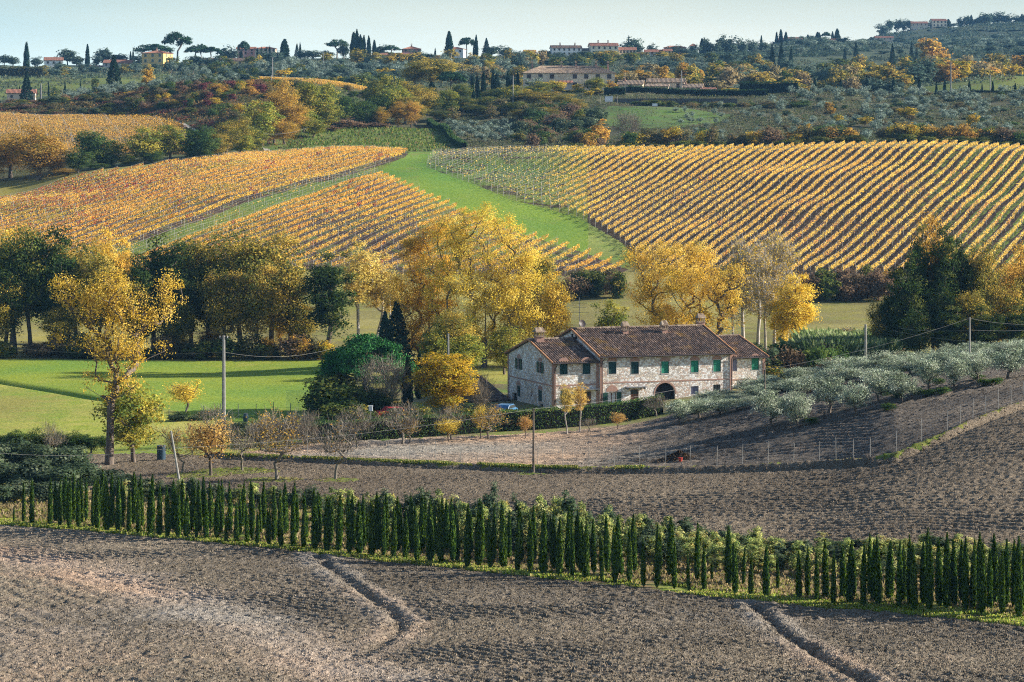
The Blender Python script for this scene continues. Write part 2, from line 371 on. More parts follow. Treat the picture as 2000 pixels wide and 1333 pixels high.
GR = [(.05,.10,.018),(.11,.20,.035),(.22,.32,.07)]
M = {}
M['ploughed_field'] = ground('clod_soil', SOIL, [(.12,.10,.085),(.30,.265,.225),(.54,.48,.42)], .1, 1.0, sc=3.6, bd=.08, bs=1.0, stretch=.6)
M['tilled_field'] = ground('clod_soil_back', [(.035,.027,.02),(.15,.12,.088),(.34,.28,.21)], GR, 3, 4, sc=3.2, bd=.12, bs=1.0, rot=.1, stretch=.8)
M['garden_plot'] = ground('pale_garden_soil', [(.032,.027,.023),(.095,.082,.070),(.24,.21,.18)], [(.10,.085,.07),(.31,.275,.225),(.56,.50,.42)], .1, .9, sc=1.8, bd=.14, stretch=1.4)
M['grass_verge'] = ground('dry_verge_grass', [(.10,.075,.04),(.22,.16,.09),(.34,.27,.15)], [(.09,.13,.02),(.20,.27,.04),(.36,.40,.08)], .1, .5, sc=2)
M['grass_bank'] = ground('bank_grass', [(.10,.09,.03),(.2,.19,.05),(.34,.30,.1)], [(.05,.085,.02),(.11,.16,.03),(.24,.27,.06)], .1, .4, sc=2)
M['house_yard'] = ground('yard_grass', [(.10,.09,.04),(.18,.15,.08),(.28,.25,.15)], GR, .2, .6)
M['meadow'] = ground('mown_meadow', [(.19,.19,.045),(.30,.29,.07),(.42,.37,.12)], [(.08,.15,.02),(.15,.25,.035),(.25,.34,.06)], .25, 1.0, sc=1.0, bd=.12)
M['valley_meadow'] = ground('valley_grass', [(.13,.11,.045),(.22,.20,.07),(.32,.28,.11)], [(.12,.15,.03),(.21,.23,.05),(.30,.30,.08)], .15, .7, sc=.5, stretch=2.5)
M['vineyard_ground'] = ground('vineyard_soil', [(.022,.015,.010),(.052,.037,.026),(.12,.09,.065)], [(.05,.10,.02),(.11,.19,.04),(.19,.27,.07)], .38, .62, sc=.8, bd=.15)
M['hillside_vineyard_ground'] = ground('hillside_vineyard_soil', [(.03,.02,.018),(.08,.055,.045),(.17,.12,.095)], [(.06,.12,.02),(.12,.20,.04),(.2,.27,.07)], .4, .75, sc=.8, bd=.15)
M['upper_vineyard_ground'] = ground('upper_vineyard_soil', [(.05,.035,.025),(.13,.09,.05),(.22,.16,.09)], [(.05,.09,.02),(.10,.14,.04),(.17,.2,.06)], .3, .8, sc=.8, bd=.15)
M['grass_lane'] = ground('lane_grass', [(.12,.15,.035),(.20,.24,.06),(.31,.32,.10)], [(.06,.14,.02),(.12,.24,.035),(.20,.33,.06)], -.2, .5, sc=.7)
M['scrub_hillside'] = ground('scrub_ground', [(.04,.042,.028),(.085,.085,.05),(.16,.145,.09)], [(.03,.055,.02),(.06,.09,.03),(.12,.15,.05)], .2, .7, sc=.6, bd=.4)
M['pasture'] = ground('pasture_grass', [(.07,.085,.025),(.13,.15,.045),(.2,.2,.08)], [(.05,.10,.02),(.10,.17,.035),(.15,.21,.06)], .0, .7, sc=.5)
M['lawn'] = ground('lawn_grass', [(.06,.09,.03),(.10,.14,.05),(.16,.17,.08)], [(.04,.11,.02),(.08,.18,.03),(.14,.24,.05)], .0, .7, sc=.5)
M['dirt_road'] = ground('pale_gravel', [(.35,.31,.26),(.5,.45,.38),(.62,.57,.5)], GR, 3, 4, sc=1)
M['far_hills'] = ground('far_hill_cover', [(.03,.045,.03),(.06,.08,.05),(.12,.13,.08)], [(.03,.06,.03),(.05,.09,.05),(.09,.13,.07)], .2, .8, sc=.12, bd=1.0)

for name in CLS:
    q = allQ[clsf == ID[name]]
    if not len(q): continue
    u, inv = np.unique(q, return_inverse=True)
    me = npmesh(name, allV[u], inv.reshape(-1, 4), M[name], smooth=True, g=gflat[u])
    tag(mobj(name, me), kind='structure')

rgc = np.random.default_rng(99)
def clods(name, x0, x1, ya, yb, n, s0, s1, mat, lab):
    x = rgc.random(n)*(x1-x0)+x0; a = ya(x); b = yb(x); Y = a+(b-a)*rgc.random(n)
    keep = vn(x*.05*0+(x-1000)*Y/F*.5, Y*.5, 301) > .25*rgc.random(n); x = x[keep]; Y = Y[keep]; n = len(x); X = (x-1000)*Y/F
    i = np.clip(np.searchsorted(ys, Y), 1, len(ys)-1); j = np.clip(np.searchsorted(xs, x), 1, len(xs)-1)
    z = (GZ[i, j]+GZ[i-1, j]+GZ[i, j-1]+GZ[i-1, j-1])/4
    s = s0+(s1-s0)*rgc.random(n)**3; an = rgc.random(n)*6.28; C = np.stack([X, Y, z], 1)
    vs = []
    for k in range(4):
        r = s*(.45+.35*rgc.random(n)); t = an+k*1.571+rgc.normal(size=n)*.25
        vs.append(C+np.stack([np.cos(t)*r, np.sin(t)*r, -s*.25+0*r], 1))
    vs.append(C+np.stack([rgc.normal(size=n)*s*.15, rgc.normal(size=n)*s*.15, s*(.35+.4*rgc.random(n))], 1))
    V = np.stack(vs, 1).reshape(-1, 3); o = (np.arange(n)*5)[:, None]
    T_ = np.concatenate([o+np.array([[k, (k+1) % 4, 4]]) for k in range(4)], 0)
    tag(mobj(name, npmesh(name, V, T_, mat, g=np.repeat(gatt[i, j], 5))), lab, 'clods', kind='stuff')
clods('soil_clods', -40, 2040, lambda x: 99+0*x, lambda x: E1(x)-.4, 190000, .045, .16, M['ploughed_field'], 'loose clods of earth on the ploughed field in front')
clods('back_field_clods', 230, 2040, lambda x: E2(x), lambda x: FN(x)-.6, 110000, .05, .17, M['tilled_field'], 'loose clods of earth on the tilled field behind the nursery')
clods('garden_clods', 450, 2040, lambda x: FN(x)+.6, lambda x: PB(x), 60000, .05, .17, M['garden_plot'], 'small clods on the garden plot below the olive grove')

def leafmat(name, tr=.35, jit=.16):
    m, nt, out = nmat(name)
    at = nt.nodes.new('ShaderNodeAttribute'); at.attribute_name = 'col'
    oi = nt.nodes.new('ShaderNodeObjectInfo')
    hs = nt.nodes.new('ShaderNodeHueSaturation')
    nt.links.new(at.outputs['Color'], hs.inputs['Color'])
    r = oi.outputs['Random']
    nt.links.new(mathn(nt, 'ADD', mathn(nt, 'MULTIPLY', r, jit*2), 1-jit), hs.inputs['Value'])
    r2 = mathn(nt, 'FRACT', mathn(nt, 'MULTIPLY', r, 7.31))
    nt.links.new(mathn(nt, 'ADD', mathn(nt, 'MULTIPLY', r2, .016), .490), hs.inputs['Hue'])
    d = nt.nodes.new('ShaderNodeBsdfDiffuse'); t = nt.nodes.new('ShaderNodeBsdfTranslucent')
    nt.links.new(hs.outputs[0], d.inputs[0]); nt.links.new(hs.outputs[0], t.inputs[0])
    mx = nt.nodes.new('ShaderNodeMixShader'); mx.inputs[0].default_value = tr
    nt.links.new(d.outputs[0], mx.inputs[1]); nt.links.new(t.outputs[0], mx.inputs[2])
    nt.links.new(mx.outputs[0], out.inputs[0]); return m
LEAF = leafmat('leaves', .45, .13); NEEDLE = leafmat('needles', .12, .10); VINE = leafmat('vine_leaves', .5, .06)
def barkmat(name, c0, c1):
    m, nt, out = nmat(name); tc = nt.nodes.new('ShaderNodeTexCoord').outputs['Object']
    n = noise(nt, mapping(nt, tc, (4, 4, .8)), 1.5, 5)
    pbsdf(nt, out, ramp(nt, n, [(.35, c0), (.65, c1)]), .95, n, .6, .05); return m
BARK = barkmat('bark', (.07,.055,.045), (.20,.16,.13))
PALEBARK = barkmat('pale_bark', (.22,.20,.18), (.50,.46,.42))
TWIG = barkmat('twig_bark', (.13,.11,.085), (.28,.245,.20))
def plain(name, c, rough=.7, spec=.3, metal=0, var=.12, sc=3.0):
    m, nt, out = nmat(name); tc = nt.nodes.new('ShaderNodeTexCoord').outputs['Object']
    n = noise(nt, tc, sc, 5)
    lo = tuple(max(0, a*(1-var)) for a in c); hi = tuple(min(1, a*(1+var)) for a in c)
    pbsdf(nt, out, ramp(nt, n, [(.3, lo), (.7, hi)]), rough, n, .15, .02, spec, metal); return m

# ------------------------------------------------------------------ foliage geometry
def nrm(a): return a/(np.linalg.norm(a, axis=-1, keepdims=True)+1e-9)
def leaves(C, s, asp=.6, up=None, rg=rng, nd=None):
    """diamond leaves around centres C with size s"""
    n = len(C); s = np.broadcast_to(np.asarray(s, float), (n,))[:, None]
    t = nrm(rg.normal(size=(n, 3)) if up is None else rg.normal(size=(n, 3))*up[0] + np.array(up[1]))
    if nd is not None:
        b = nrm(np.cross(nd, t)); t = np.cross(b, nd) if up is None else t
    else: b = nrm(np.cross(t, rg.normal(size=(n, 3))))
    V = np.stack([C-t*s*.5, C+b*s*asp*.5, C+t*s*.5, C-b*s*asp*.5], 1).reshape(-1, 3)
    Q = np.arange(4*n).reshape(-1, 4); return V, Q
def pick(pal, n, rg):
    w = np.array([p[1] for p in pal], float); w /= w.sum()
    return np.array([p[0] for p in pal])[rg.choice(len(pal), n, p=w)]
def tubes(edges, k=5):
    """edges: list of (p0, p1, r0, r1)"""
    P0 = np.array([e[0] for e in edges]); P1 = np.array([e[1] for e in edges])
    r0 = np.array([e[2] for e in edges])[:, None, None]; r1 = np.array([e[3] for e in edges])[:, None, None]
    d = nrm(P1-P0); ref = np.where(np.abs(d[:, 2:3]) < .9, [[0, 0, 1.]], [[1., 0, 0]])
    a = nrm(np.cross(d, ref)); b = np.cross(d, a)
    an = np.arange(k)*2*math.pi/k
    ring = np.cos(an)[None, :, None]*a[:, None]+np.sin(an)[None, :, None]*b[:, None]
    V = np.concatenate([P0[:, None]+ring*r0, P1[:, None]+ring*r1], 1).reshape(-1, 3)
    n = len(edges); base = (np.arange(n)*2*k)[:, None]; i = np.arange(k)[None]; j = (i+1) % k
    Q = np.stack([base+i, base+j, base+k+j, base+k+i], -1).reshape(-1, 4); return V, Q
def cat(parts):
    Vs, Qs, o = [], [], 0
    for V, Q in parts: Vs.append(V); Qs.append(Q+o); o += len(V)
    return np.concatenate(Vs), np.concatenate(Qs)

def skeleton(C, trunk, r_tr, rg, bend=.1, pen=.7, min_r=.03, leader=None):
    """grow limbs from the trunk polyline to every clump centre; returns edges"""
    pos = [np.array(p, float) for p in trunk]; par = [-1]+list(range(len(trunk)-1)); ok0 = max(1, len(trunk)-2)
    if leader is not None:
        for p in leader: pos.append(np.array(p, float)); par.append(len(pos)-2)
    order = np.argsort(np.linalg.norm(C-pos[ok0], axis=1)); tip = []
    for ci in order:
        c = C[ci]; A = np.array(pos[ok0:]); d = np.linalg.norm(A-c, axis=1)
        cost = d + pen*np.maximum(0, A[:, 2]-c[2]+.35*d)
        p = int(np.argmin(cost))+ok0; dd = d[p-ok0]
        if dd > .4:
            mid = pos[p]*.5+c*.5+rg.normal(size=3)*dd*.035+np.array([0, 0, -bend*dd])
            pos.append(mid); par.append(p); p = len(pos)-1
        pos.append(c); par.append(p); tip.append(len(pos)-1)
    w = np.zeros(len(pos))
    for t in tip:
        w[t] += 1
    for i in range(len(pos)-1, 0, -1): w[par[i]] += w[i]
    w = np.maximum(w, .5); r = r_tr*(w/w[0])**.45; r = np.maximum(r, min_r)
    r[0] *= 1.35
    return [(pos[par[i]], pos[i], r[par[i]] if par[i] < len(trunk) else min(r[par[i]], r[i]*1.6), r[i]) for i in range(1, len(pos))]

def env_round(n, W, z0, z1, rg, shell=.55, top=1.0, lump=.18):
    d = nrm(rg.normal(size=(n, 3))); r = shell+(1-shell)*rg.random(n)
    r *= 1+lump*np.sin(d[:, 0]*5+rg.random()*6)*np.cos(d[:, 1]*4+d[:, 2]*5+rg.random()*6)
    zc = (z0+z1)/2; h = (z1-z0)/2
    p = d*r[:, None]*np.array([W/2, W/2, h]); p[:, 2] += zc
    f = (p[:, 2]-z0)/(z1-z0)
    k = np.clip(.75+.5*f*top-(.25 if top > 0 else 0), .4, 1.2) if top != 0 else 1
    p[:, 0] *= k; p[:, 1] *= k
    return p
PR = {}
def addproto(kind, H_, W_, crown, trunk, cm=LEAF, tm=BARK):
    (cv, cq, cc), tr = crown, trunk
    d = dict(H=H_, W=W_)
    nm = kind.split('_')[-1]
    d['crown'] = npmesh(kind+'_crown', cv, cq, cm, col=cc) if cv is not None else None
    if tr is not None: d['trunk'] = npmesh(kind+'_trunk', tr[0], tr[1], tm, smooth=True)
    else: d['trunk'] = None
    if cv is not None and tr is not None:
        V, Q = cat([(tr[0], tr[1]), (cv, cq)])
        col = np.concatenate([np.full((len(tr[0]), 3), .1), cc])
        mi = np.concatenate([np.zeros(len(tr[1]), int), np.ones(len(cq), int)])
        d['joined'] = npmesh(kind, V, Q, [tm, cm], col=col, mi=mi); d['arr'] = (V, Q, col, mi, tm, cm)
    else: d['joined'] = d['crown'] or d['trunk']
    PR.setdefault(kind, []).append(d)
def clumpleaves(C, rc, n, s, pal, rg, asp=.65, flat=.75, colj=.22, up=None, hue=None):
    k = rg.integers(0, len(C), n); rc = np.broadcast_to(np.asarray(rc, float), (len(C),))
    d = nrm(rg.normal(size=(n, 3)))*(rg.random(n)**.45)[:, None]; d[:, 2] *= flat
    P_ = C[k]+d*rc[k][:, None]
    P_[:, 2] = np.maximum(P_[:, 2], .05)
    mid = C.mean(0); nd = nrm(d*.8+nrm(P_-mid)*.6+rg.normal(size=(n, 3))*.48+np.array([0, 0, .15]))
    V, Q = leaves(P_, s*(.7+.6*rg.random(n)), asp, up, rg, nd)
    cc = pick(pal, len(C), rg)
    col = cc[k]*.65+pick(pal, n, rg)*.35
    col = col*np.exp(rg.normal(size=(n, 1))*colj)
    return V, Q, np.repeat(col, 4, 0)
def broad(kind, nv, H_, W_, pal, ncl=70, nl=7000, s=.30, z0=.22, tr=.25, shell=.5, top=.6, rc=.15, bark=None, bend=.08, seed=0, lean=.3, fork=.3, lump=.18, leader=False, flat=.75, pen=.7, asp=.65):
    for v in range(nv):
        rg = np.random.default_rng(sum(map(ord, kind))*31+v+seed)
        C = env_round(ncl, W_, z0*H_, H_*.96, rg, shell, top, lump)
        C = np.concatenate([C, env_round(ncl//3, W_*.6, z0*H_*1.2, H_*.85, rg, .2, top, lump)])
        rcs = rc*W_*(.6+.8*rg.random(len(C)))
        V, Q, col = clumpleaves(C, rcs, nl, s, pal, rg, flat=flat, asp=asp)
        lx = rg.normal(size=2)*lean
        trk = [(0, 0, -.4), (lx[0]*.3, lx[1]*.3, fork*H_*.5), (lx[0], lx[1], fork*H_), (lx[0]*1.2, lx[1]*1.2, fork*H_*1.25)]
        ld = [(lx[0]*1.3, lx[1]*1.3, H_*f) for f in (.55, .7, .82)] if leader else None
        e = skeleton(C, trk, tr, rg, bend, pen=pen, leader=ld)
        addproto(kind, H_, W_, (V, Q, col), tubes(e), LEAF, bark or BARK)
YEL = [((.74,.52,.06),5),((.86,.65,.15),3),((.56,.42,.06),2),((.36,.33,.06),1)]
YELG = [((.66,.44,.05),4),((.45,.38,.05),3),((.26,.27,.04),2)]
ORG = [((.54,.32,.06),4),((.62,.40,.08),3),((.32,.20,.05),2),((.22,.22,.05),1.5)]
OAKD = [((.05,.085,.025),5),((.10,.15,.04),4),((.20,.22,.05),2.5),((.42,.32,.06),1.3)]
OAKM = [((.08,.11,.03),4),((.22,.22,.05),3),((.46,.34,.07),3),((.62,.44,.08),2)]
GRNB = [((.05,.10,.03),4),((.09,.15,.04),3),((.16,.2,.05),1)]
GRNY = [((.12,.18,.04),3),((.28,.30,.05),3),((.50,.42,.07),2)]
OLV = [((.27,.33,.22),4),((.46,.52,.38),3),((.10,.14,.08),3),((.66,.70,.56),2)]
MAR = [((.15,.045,.05),4),((.25,.08,.07),3),((.20,.12,.07),2)]
BRN = [((.20,.13,.08),4),((.30,.2,.12),3),((.13,.10,.06),3)]
MIXS = [((.10,.11,.05),4),((.18,.16,.07),3),((.26,.19,.09),2)]
CYP = [((.022,.052,.011),5),((.06,.115,.02),3),((.15,.23,.04),2)]
CYPD = [((.012,.030,.018),5),((.022,.048,.024),3)]
PIN = [((.015,.065,.022),4),((.035,.13,.04),3),((.09,.26,.08),1.5)]
FPIN = [((.025,.06,.03),4),((.04,.09,.04),3)]
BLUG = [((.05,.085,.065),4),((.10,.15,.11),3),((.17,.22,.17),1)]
# trees of the valley belt
broad('oak_dark', 4, 16, 11, OAKD, 90, 12500, .31, .22, .30, seed=1)
broad('oak_shade', 4, 16, 7.5, [((.035,.065,.022),5),((.06,.10,.028),3),((.15,.16,.04),1.2)], 90, 10500, .30, .14, .28, seed=12)
broad('oak_mixed', 4, 16, 11, OAKM, 90, 12500, .30, .22, .28, seed=2)
broad('oak_orange', 2, 16, 11, ORG, 90, 12000, .30, .15, .28, seed=3)
broad('poplar_yellow', 3, 16, 8, YEL, 90, 11500, .26, .12, .24, seed=4, leader=True, fork=.15, bend=.14)
broad('poplar_thin', 2, 16, 6, [((.70,.50,.12),4),((.78,.6,.2),3),((.5,.4,.1),2)], 60, 4200, .26, .35, .16, bark=PALEBARK, seed=5, leader=True, fork=.3)
broad('grass_green_tree', 3, 10, 8, GRNB, 60, 6500, .30, .12, .2, seed=6)
broad('oak_greenyellow', 4, 10, 8, GRNY, 60, 6500, .30, .10, .2, seed=7)
broad('orchard_yellow', 3, 4, 4.2, YEL, 60, 3400, .12, .30, .085, seed=8, shell=.3, fork=.22, lean=.15)
broad('orchard_orange', 2, 4, 4.2, [((.55,.33,.10),4),((.62,.42,.14),3),((.34,.2,.08),2)], 60, 3000, .12, .30, .085, seed=9, shell=.3, fork=.22, lean=.15)
def olive(kind, nv, n, s, ncl):
    for v in range(nv):
        rg = np.random.default_rng(900+v+n)
        C = env_round(ncl, 4.4, .9, 3.9, rg, .45, .3, .28)
        V, Q, col = clumpleaves(C, .52*(.6+.8*rg.random(len(C))), n, s, OLV, rg, asp=.34, flat=1.05, up=(.55, (0, 0, .75)), colj=.38)
        e = skeleton(C, [(0,0,-.3),(.05,.03,.4),(.1,0,.8),(.12,0,1.0)], .10, rg, .02)
        addproto(kind, 4.1, 4.6, (V, Q, col), tubes(e), LEAF, BARK)
olive('olive_near', 5, 4800, .17, 80)
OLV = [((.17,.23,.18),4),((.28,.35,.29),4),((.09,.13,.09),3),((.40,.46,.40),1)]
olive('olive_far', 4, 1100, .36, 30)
def bushy(kind, nv, pal, n=1500, s=.22, H_=3.0, W_=3.6, ncl=26):
    for v in range(nv):
        rg = np.random.default_rng(sum(map(ord, kind))*7+v)
        C = env_round(ncl, W_*.9, .25, H_*.92, rg, .4, .2, .3)
        V, Q, col = clumpleaves(C, .17*W_*(.6+.9*rg.random(len(C))), n, s, pal, rg)
        e = skeleton(C, [(0,0,-.3),(0,0,.05),(.05,0,.15),(.05,.05,.3)], .1, rg, .0, min_r=.02)
        addproto(kind, H_, W_, (V, Q, col), tubes(e, 4), LEAF, BARK)
bushy('shrub_green', 4, GRNB); bushy('shrub_mixed', 4, MIXS); bushy('shrub_yellow', 3, YELG); bushy('shrub_orange', 3, ORG)
bushy('shrub_maroon', 2, MAR); bushy('shrub_brown', 3, BRN); bushy('shrub_dark', 3, OAKD, n=1800); bushy('shrub_dusky', 4, [((.05,.08,.04),4),((.10,.14,.08),3),((.20,.24,.15),1.5)], n=2600, s=.22)
bushy('nursery_shrub', 6, [((.22,.30,.09),4),((.44,.48,.16),3),((.68,.66,.28),2),((.10,.15,.06),2),((.55,.40,.10),.6)], n=1700, s=.19, H_=3.6, W_=2.2, ncl=40)
bushy('nursery_shrub_dark', 3, [((.07,.11,.06),4),((.12,.16,.09),3),((.2,.24,.15),1)], n=1700, s=.18, H_=3.6, W_=1.9, ncl=40)
# far trees: same species, coarser leaves
def far(kind, nv, pal, H_=10, W_=8, n=1300, s=.75, top=.5, z0=.08): broad(kind, nv, H_, W_, pal, 34, n, s, z0, .22, seed=77, top=top, rc=.16)
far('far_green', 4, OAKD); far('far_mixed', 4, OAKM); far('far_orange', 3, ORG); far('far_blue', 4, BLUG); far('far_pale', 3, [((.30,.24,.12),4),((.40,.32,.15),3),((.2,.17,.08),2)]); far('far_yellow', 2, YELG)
def cypress(kind, nv, H_, W_, n, bl, pal, blunt=1.0, core=True, forks=1):
    for v in range(nv):
        rg = np.random.default_rng(int(H_*1000)+v+n)
        tips = [(0, 0, 1.0, 1.0)]
        for k in range(rg.integers(1, 3) if forks else 0): tips.append((rg.normal()*W_*.16, rg.normal()*W_*.16, .80+.15*rg.random(), .6))
        Vs, Qs, cs = [], [], []
        ph = rg.random(6)*6.28
        for (ox, oy, hf, wf) in tips:
            m = int(n*wf/sum(t[3] for t in tips))
            t = rg.random(m)**.9; z = t*H_*hf
            prof = (np.minimum(1, (t/.13+.15))**.6)*(1-t**(2.2*blunt))**.75
            a = rg.random(m)*6.2832
            rr = W_/2*wf**.5*prof*(.80+.25*rg.random(m))*(1+.12*np.sin(3*a+ph[0]+z*1.3)+.08*np.sin(5*a+ph[1]-z*2.1))
            C = np.stack([np.cos(a)*rr+ox*np.minimum(1, t*3), np.sin(a)*rr+oy*np.minimum(1, t*3), z+.1], 1)
            tt = nrm(np.stack([np.cos(a)*.32, np.sin(a)*.32, np.ones(m)], 1)+rg.normal(size=(m, 3))*.22)
            rd = nrm(np.stack([np.cos(a), np.sin(a), .2+0*a], 1)+rg.normal(size=(m, 3))*.4); b = nrm(np.cross(tt, rd))
            s = (bl*(.7+.6*rg.random(m)))[:, None]
            V = np.stack([C-tt*s*.5, C+b*s*.16, C+tt*s*.5, C-b*s*.16], 1).reshape(-1, 3)
            Vs.append(V); Qs.append(np.arange(4*m).reshape(-1, 4))
            cs.append(np.repeat(pick(pal, m, rg)*np.exp(rg.normal(size=(m, 1))*.2), 4, 0))
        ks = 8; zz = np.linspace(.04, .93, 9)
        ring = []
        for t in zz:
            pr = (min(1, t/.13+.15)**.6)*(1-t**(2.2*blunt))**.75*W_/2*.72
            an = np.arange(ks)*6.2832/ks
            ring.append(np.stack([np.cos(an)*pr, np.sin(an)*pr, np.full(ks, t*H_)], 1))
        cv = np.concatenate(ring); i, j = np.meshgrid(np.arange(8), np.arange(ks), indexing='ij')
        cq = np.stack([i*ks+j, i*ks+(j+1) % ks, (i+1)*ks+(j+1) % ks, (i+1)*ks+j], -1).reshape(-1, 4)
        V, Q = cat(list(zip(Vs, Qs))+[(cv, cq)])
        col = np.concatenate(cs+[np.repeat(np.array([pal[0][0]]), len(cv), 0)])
        addproto(kind, H_, W_, (V, Q, col), tubes([((0,0,-.3),(0,0,.5),W_*.07,W_*.05)]), NEEDLE, BARK)
cypress('cypress_young', 8, 4.2, .72, 2600, .22, CYP)
cypress('cypress_far', 4, 12, 3.0, 1500, 1.1, CYPD, 1.0)
def pine(kind, nv, H_, W_, th, n, s, pal, ncl=60, low=.55, thick=.45, tr=.3):
    for v in range(nv):
        rg = np.random.default_rng(3000+v+n)
        a = rg.random(ncl)*6.28; r = np.sqrt(rg.random(ncl)); z = H_*(low+(.97-low)*np.sqrt(np.clip(1-(r*.95)**2, 0, 1))*(1-thick*rg.random(ncl)))
        C = np.stack([np.cos(a)*r*W_/2*.92, np.sin(a)*r*W_/2*.92, z], 1)
        V, Q, col = clumpleaves(C, W_*th*(.7+.5*rg.random(ncl)), n, s, pal, rg, asp=.4, flat=.6, up=(.8, (0, 0, .7)))
        e = skeleton(C, [(0,0,-.4),(.2,.1,H_*.2),(.3,.1,H_*.35),(.35,0,H_*.42)], tr, rg, .03)
        addproto(kind, H_, W_, (V, Q, col), tubes(e), NEEDLE, BARK)
pine('stone_pine', 3, 12, 11, .12, 2600, .8, FPIN)
pine('round_pine', 1, 10.5, 11, .10, 26000, .30, PIN, 150, .30, .35, .28)
def conifer(kind, nv, H_, W_, n, s, pal):
    for v in range(nv):
        rg = np.random.default_rng(5000+v)
        t = rg.random(n)**1.1; a = rg.random(n)*6.28; tier = .75+.25*np.abs(np.sin(t*26+a*.7))
        r = W_/2*(1-t)**.8*tier*(.35+.65*np.sqrt(rg.random(n)))
        C = np.stack([np.cos(a)*r, np.sin(a)*r, .8+t*(H_-.9)-r*.15], 1)
        V, Q = leaves(C, s*(.7+.6*rg.random(n)), .5, None, rg)
        col = np.repeat(pick(pal, n, rg)*np.exp(rg.normal(size=(n, 1))*.2), 4, 0)
        addproto(kind, H_, W_, (V, Q, col), tubes([((0,0,-.3),(0,0,H_*.9),.25,.05)]), NEEDLE, BARK)
conifer('conifer', 3, 12, 6, 1800, .7, [((.02,.045,.03),4),((.04,.07,.045),2)])
def bare(kind, nv, H_, W_, z0, tr, ntw, ltw, wtw, bark, nleaf=0, ls=.12, pal=YEL, fork=.2, ncl=40, leader=False, up=.9, shell=.5, top=.6):
    for v in range(nv):
        rg = np.random.default_rng(sum(map(ord, kind))*13+v)
        C = env_round(ncl, W_*.8, z0*H_, H_*.88, rg, shell, top)
        e = skeleton(C, [(0,0,-.3),(.05,0,fork*H_*.6),(.1,.05,fork*H_),(.12,.05,fork*H_*1.1)], tr, rg, .06, min_r=wtw*.8,
                     leader=[(.1, 0, H_*f) for f in (.4, .6, .8, .95)] if leader else None)
        k = rg.integers(0, len(C), ntw)
        B = C[k]+rg.normal(size=(ntw, 3))*W_*.05
        d = nrm(nrm(C[k]-np.array([0, 0, H_*.25]))*.7+rg.normal(size=(ntw, 3))*.45+np.array([0, 0, up*.6]))
        L = ltw*(.5+rg.random(ntw))[:, None]; sd = nrm(np.cross(d, rg.normal(size=(ntw, 3))))*wtw
        tv = np.stack([B-sd, B+sd, B+d*L+sd*.4, B+d*L-sd*.4], 1).reshape(-1, 3)
        T = cat([tubes(e), (tv, np.arange(4*ntw).reshape(-1, 4))])
        if nleaf:
            kk = rg.integers(0, ntw, nleaf); lp = B[kk]+d[kk]*L[kk]*rg.random((nleaf, 1))+rg.normal(size=(nleaf, 3))*.06
            V, Q = leaves(lp, ls*(.7+.6*rg.random(nleaf)), .7, None, rg)
            cc = np.repeat(pick(pal, nleaf, rg)*np.exp(rg.normal(size=(nleaf, 1))*.2), 4, 0)
            addproto(kind, H_, W_, (V, Q, cc), T, LEAF, bark)
        else: addproto(kind, H_, W_, (None, None, None), T, LEAF, bark)
bare('bare_poplar', 3, 15, 5, .22, .12, 1300, 1.1, .016, PALEBARK, 1500, .20, YEL, .25, 40, True)
bare('bare_orchard', 4, 4.5, 5, .30, .085, 700, .75, .010, TWIG, 60, .14, ORG, .22, 30)
bare('bare_orchard_leafy', 3, 4.8, 4.6, .28, .085, 650, .7, .010, TWIG, 900, .12, ORG, .2, 30)
bare('bare_shrub', 3, 5, 6, .1, .08, 1700, .9, .011, TWIG, 500, .13, BRN, .06, 40)
# hero trees
def lobetree(kind, base, Y, lobes, pal, ncl, nl, s, rc, tr, fork, depth=.75, bend=.1, pen=1.2, seed=0, leader=None):
    """crown built from rounded masses: (x, y, half width, half height, weight) seen at distance Y, each given real depth"""
    rg = np.random.default_rng(seed); sc = Y/F; w = np.array([l[2]*l[3]*(l[4] if len(l) > 4 else 1) for l in lobes], float); w /= w.sum()
    k = rg.choice(len(lobes), ncl, p=w); L = np.array([l[:4] for l in lobes], float)[k]
    d = nrm(rg.normal(size=(ncl, 3)))*(rg.random(ncl)**.4)[:, None]
    off = np.array([rg.normal()*.5 for _ in lobes])[k]
    C = np.stack([(L[:, 0]+d[:, 0]*L[:, 2]-base[0])*sc, d[:, 1]*L[:, 2]*sc*1.0+off*depth*3, (base[1]-L[:, 1]+d[:, 2]*L[:, 3])*sc], 1)
    C[:, 2] = np.maximum(C[:, 2], .6)
    V, Q, col = clumpleaves(C, rc*(.6+.8*rg.random(ncl)), nl, s, pal, rg)
    H_ = C[:, 2].max()
    trk = [(0,0,-.5), (.1,0,fork*H_*.5), (.15,.05,fork*H_), (.2,.05,fork*H_*1.2)]
    e = skeleton(C, trk, tr, rg, bend, pen=pen, leader=[(.2+l[0], .1, H_*l[1]) for l in (leader or [])] or None)
    addproto(kind, H_, 10, (V, Q, col), tubes(e, 6), LEAF, BARK)
lobetree('hero_left', (213,915), 244, [(215,575,48,42),(185,600,40,40),(245,600,40,50),(130,575,28,30),(160,610,30,35),(325,590,28,45,.7),(290,630,25,35),(125,670,32,26,.6),(200,670,60,50),(250,690,35,50),(322,690,30,22,.35),(210,760,40,35,.6),(165,740,25,35,.25),(265,740,25,25,.3)], YEL, 330, 17000, .18, .95, .38, .28, pen=1.8, seed=5, bend=.04)
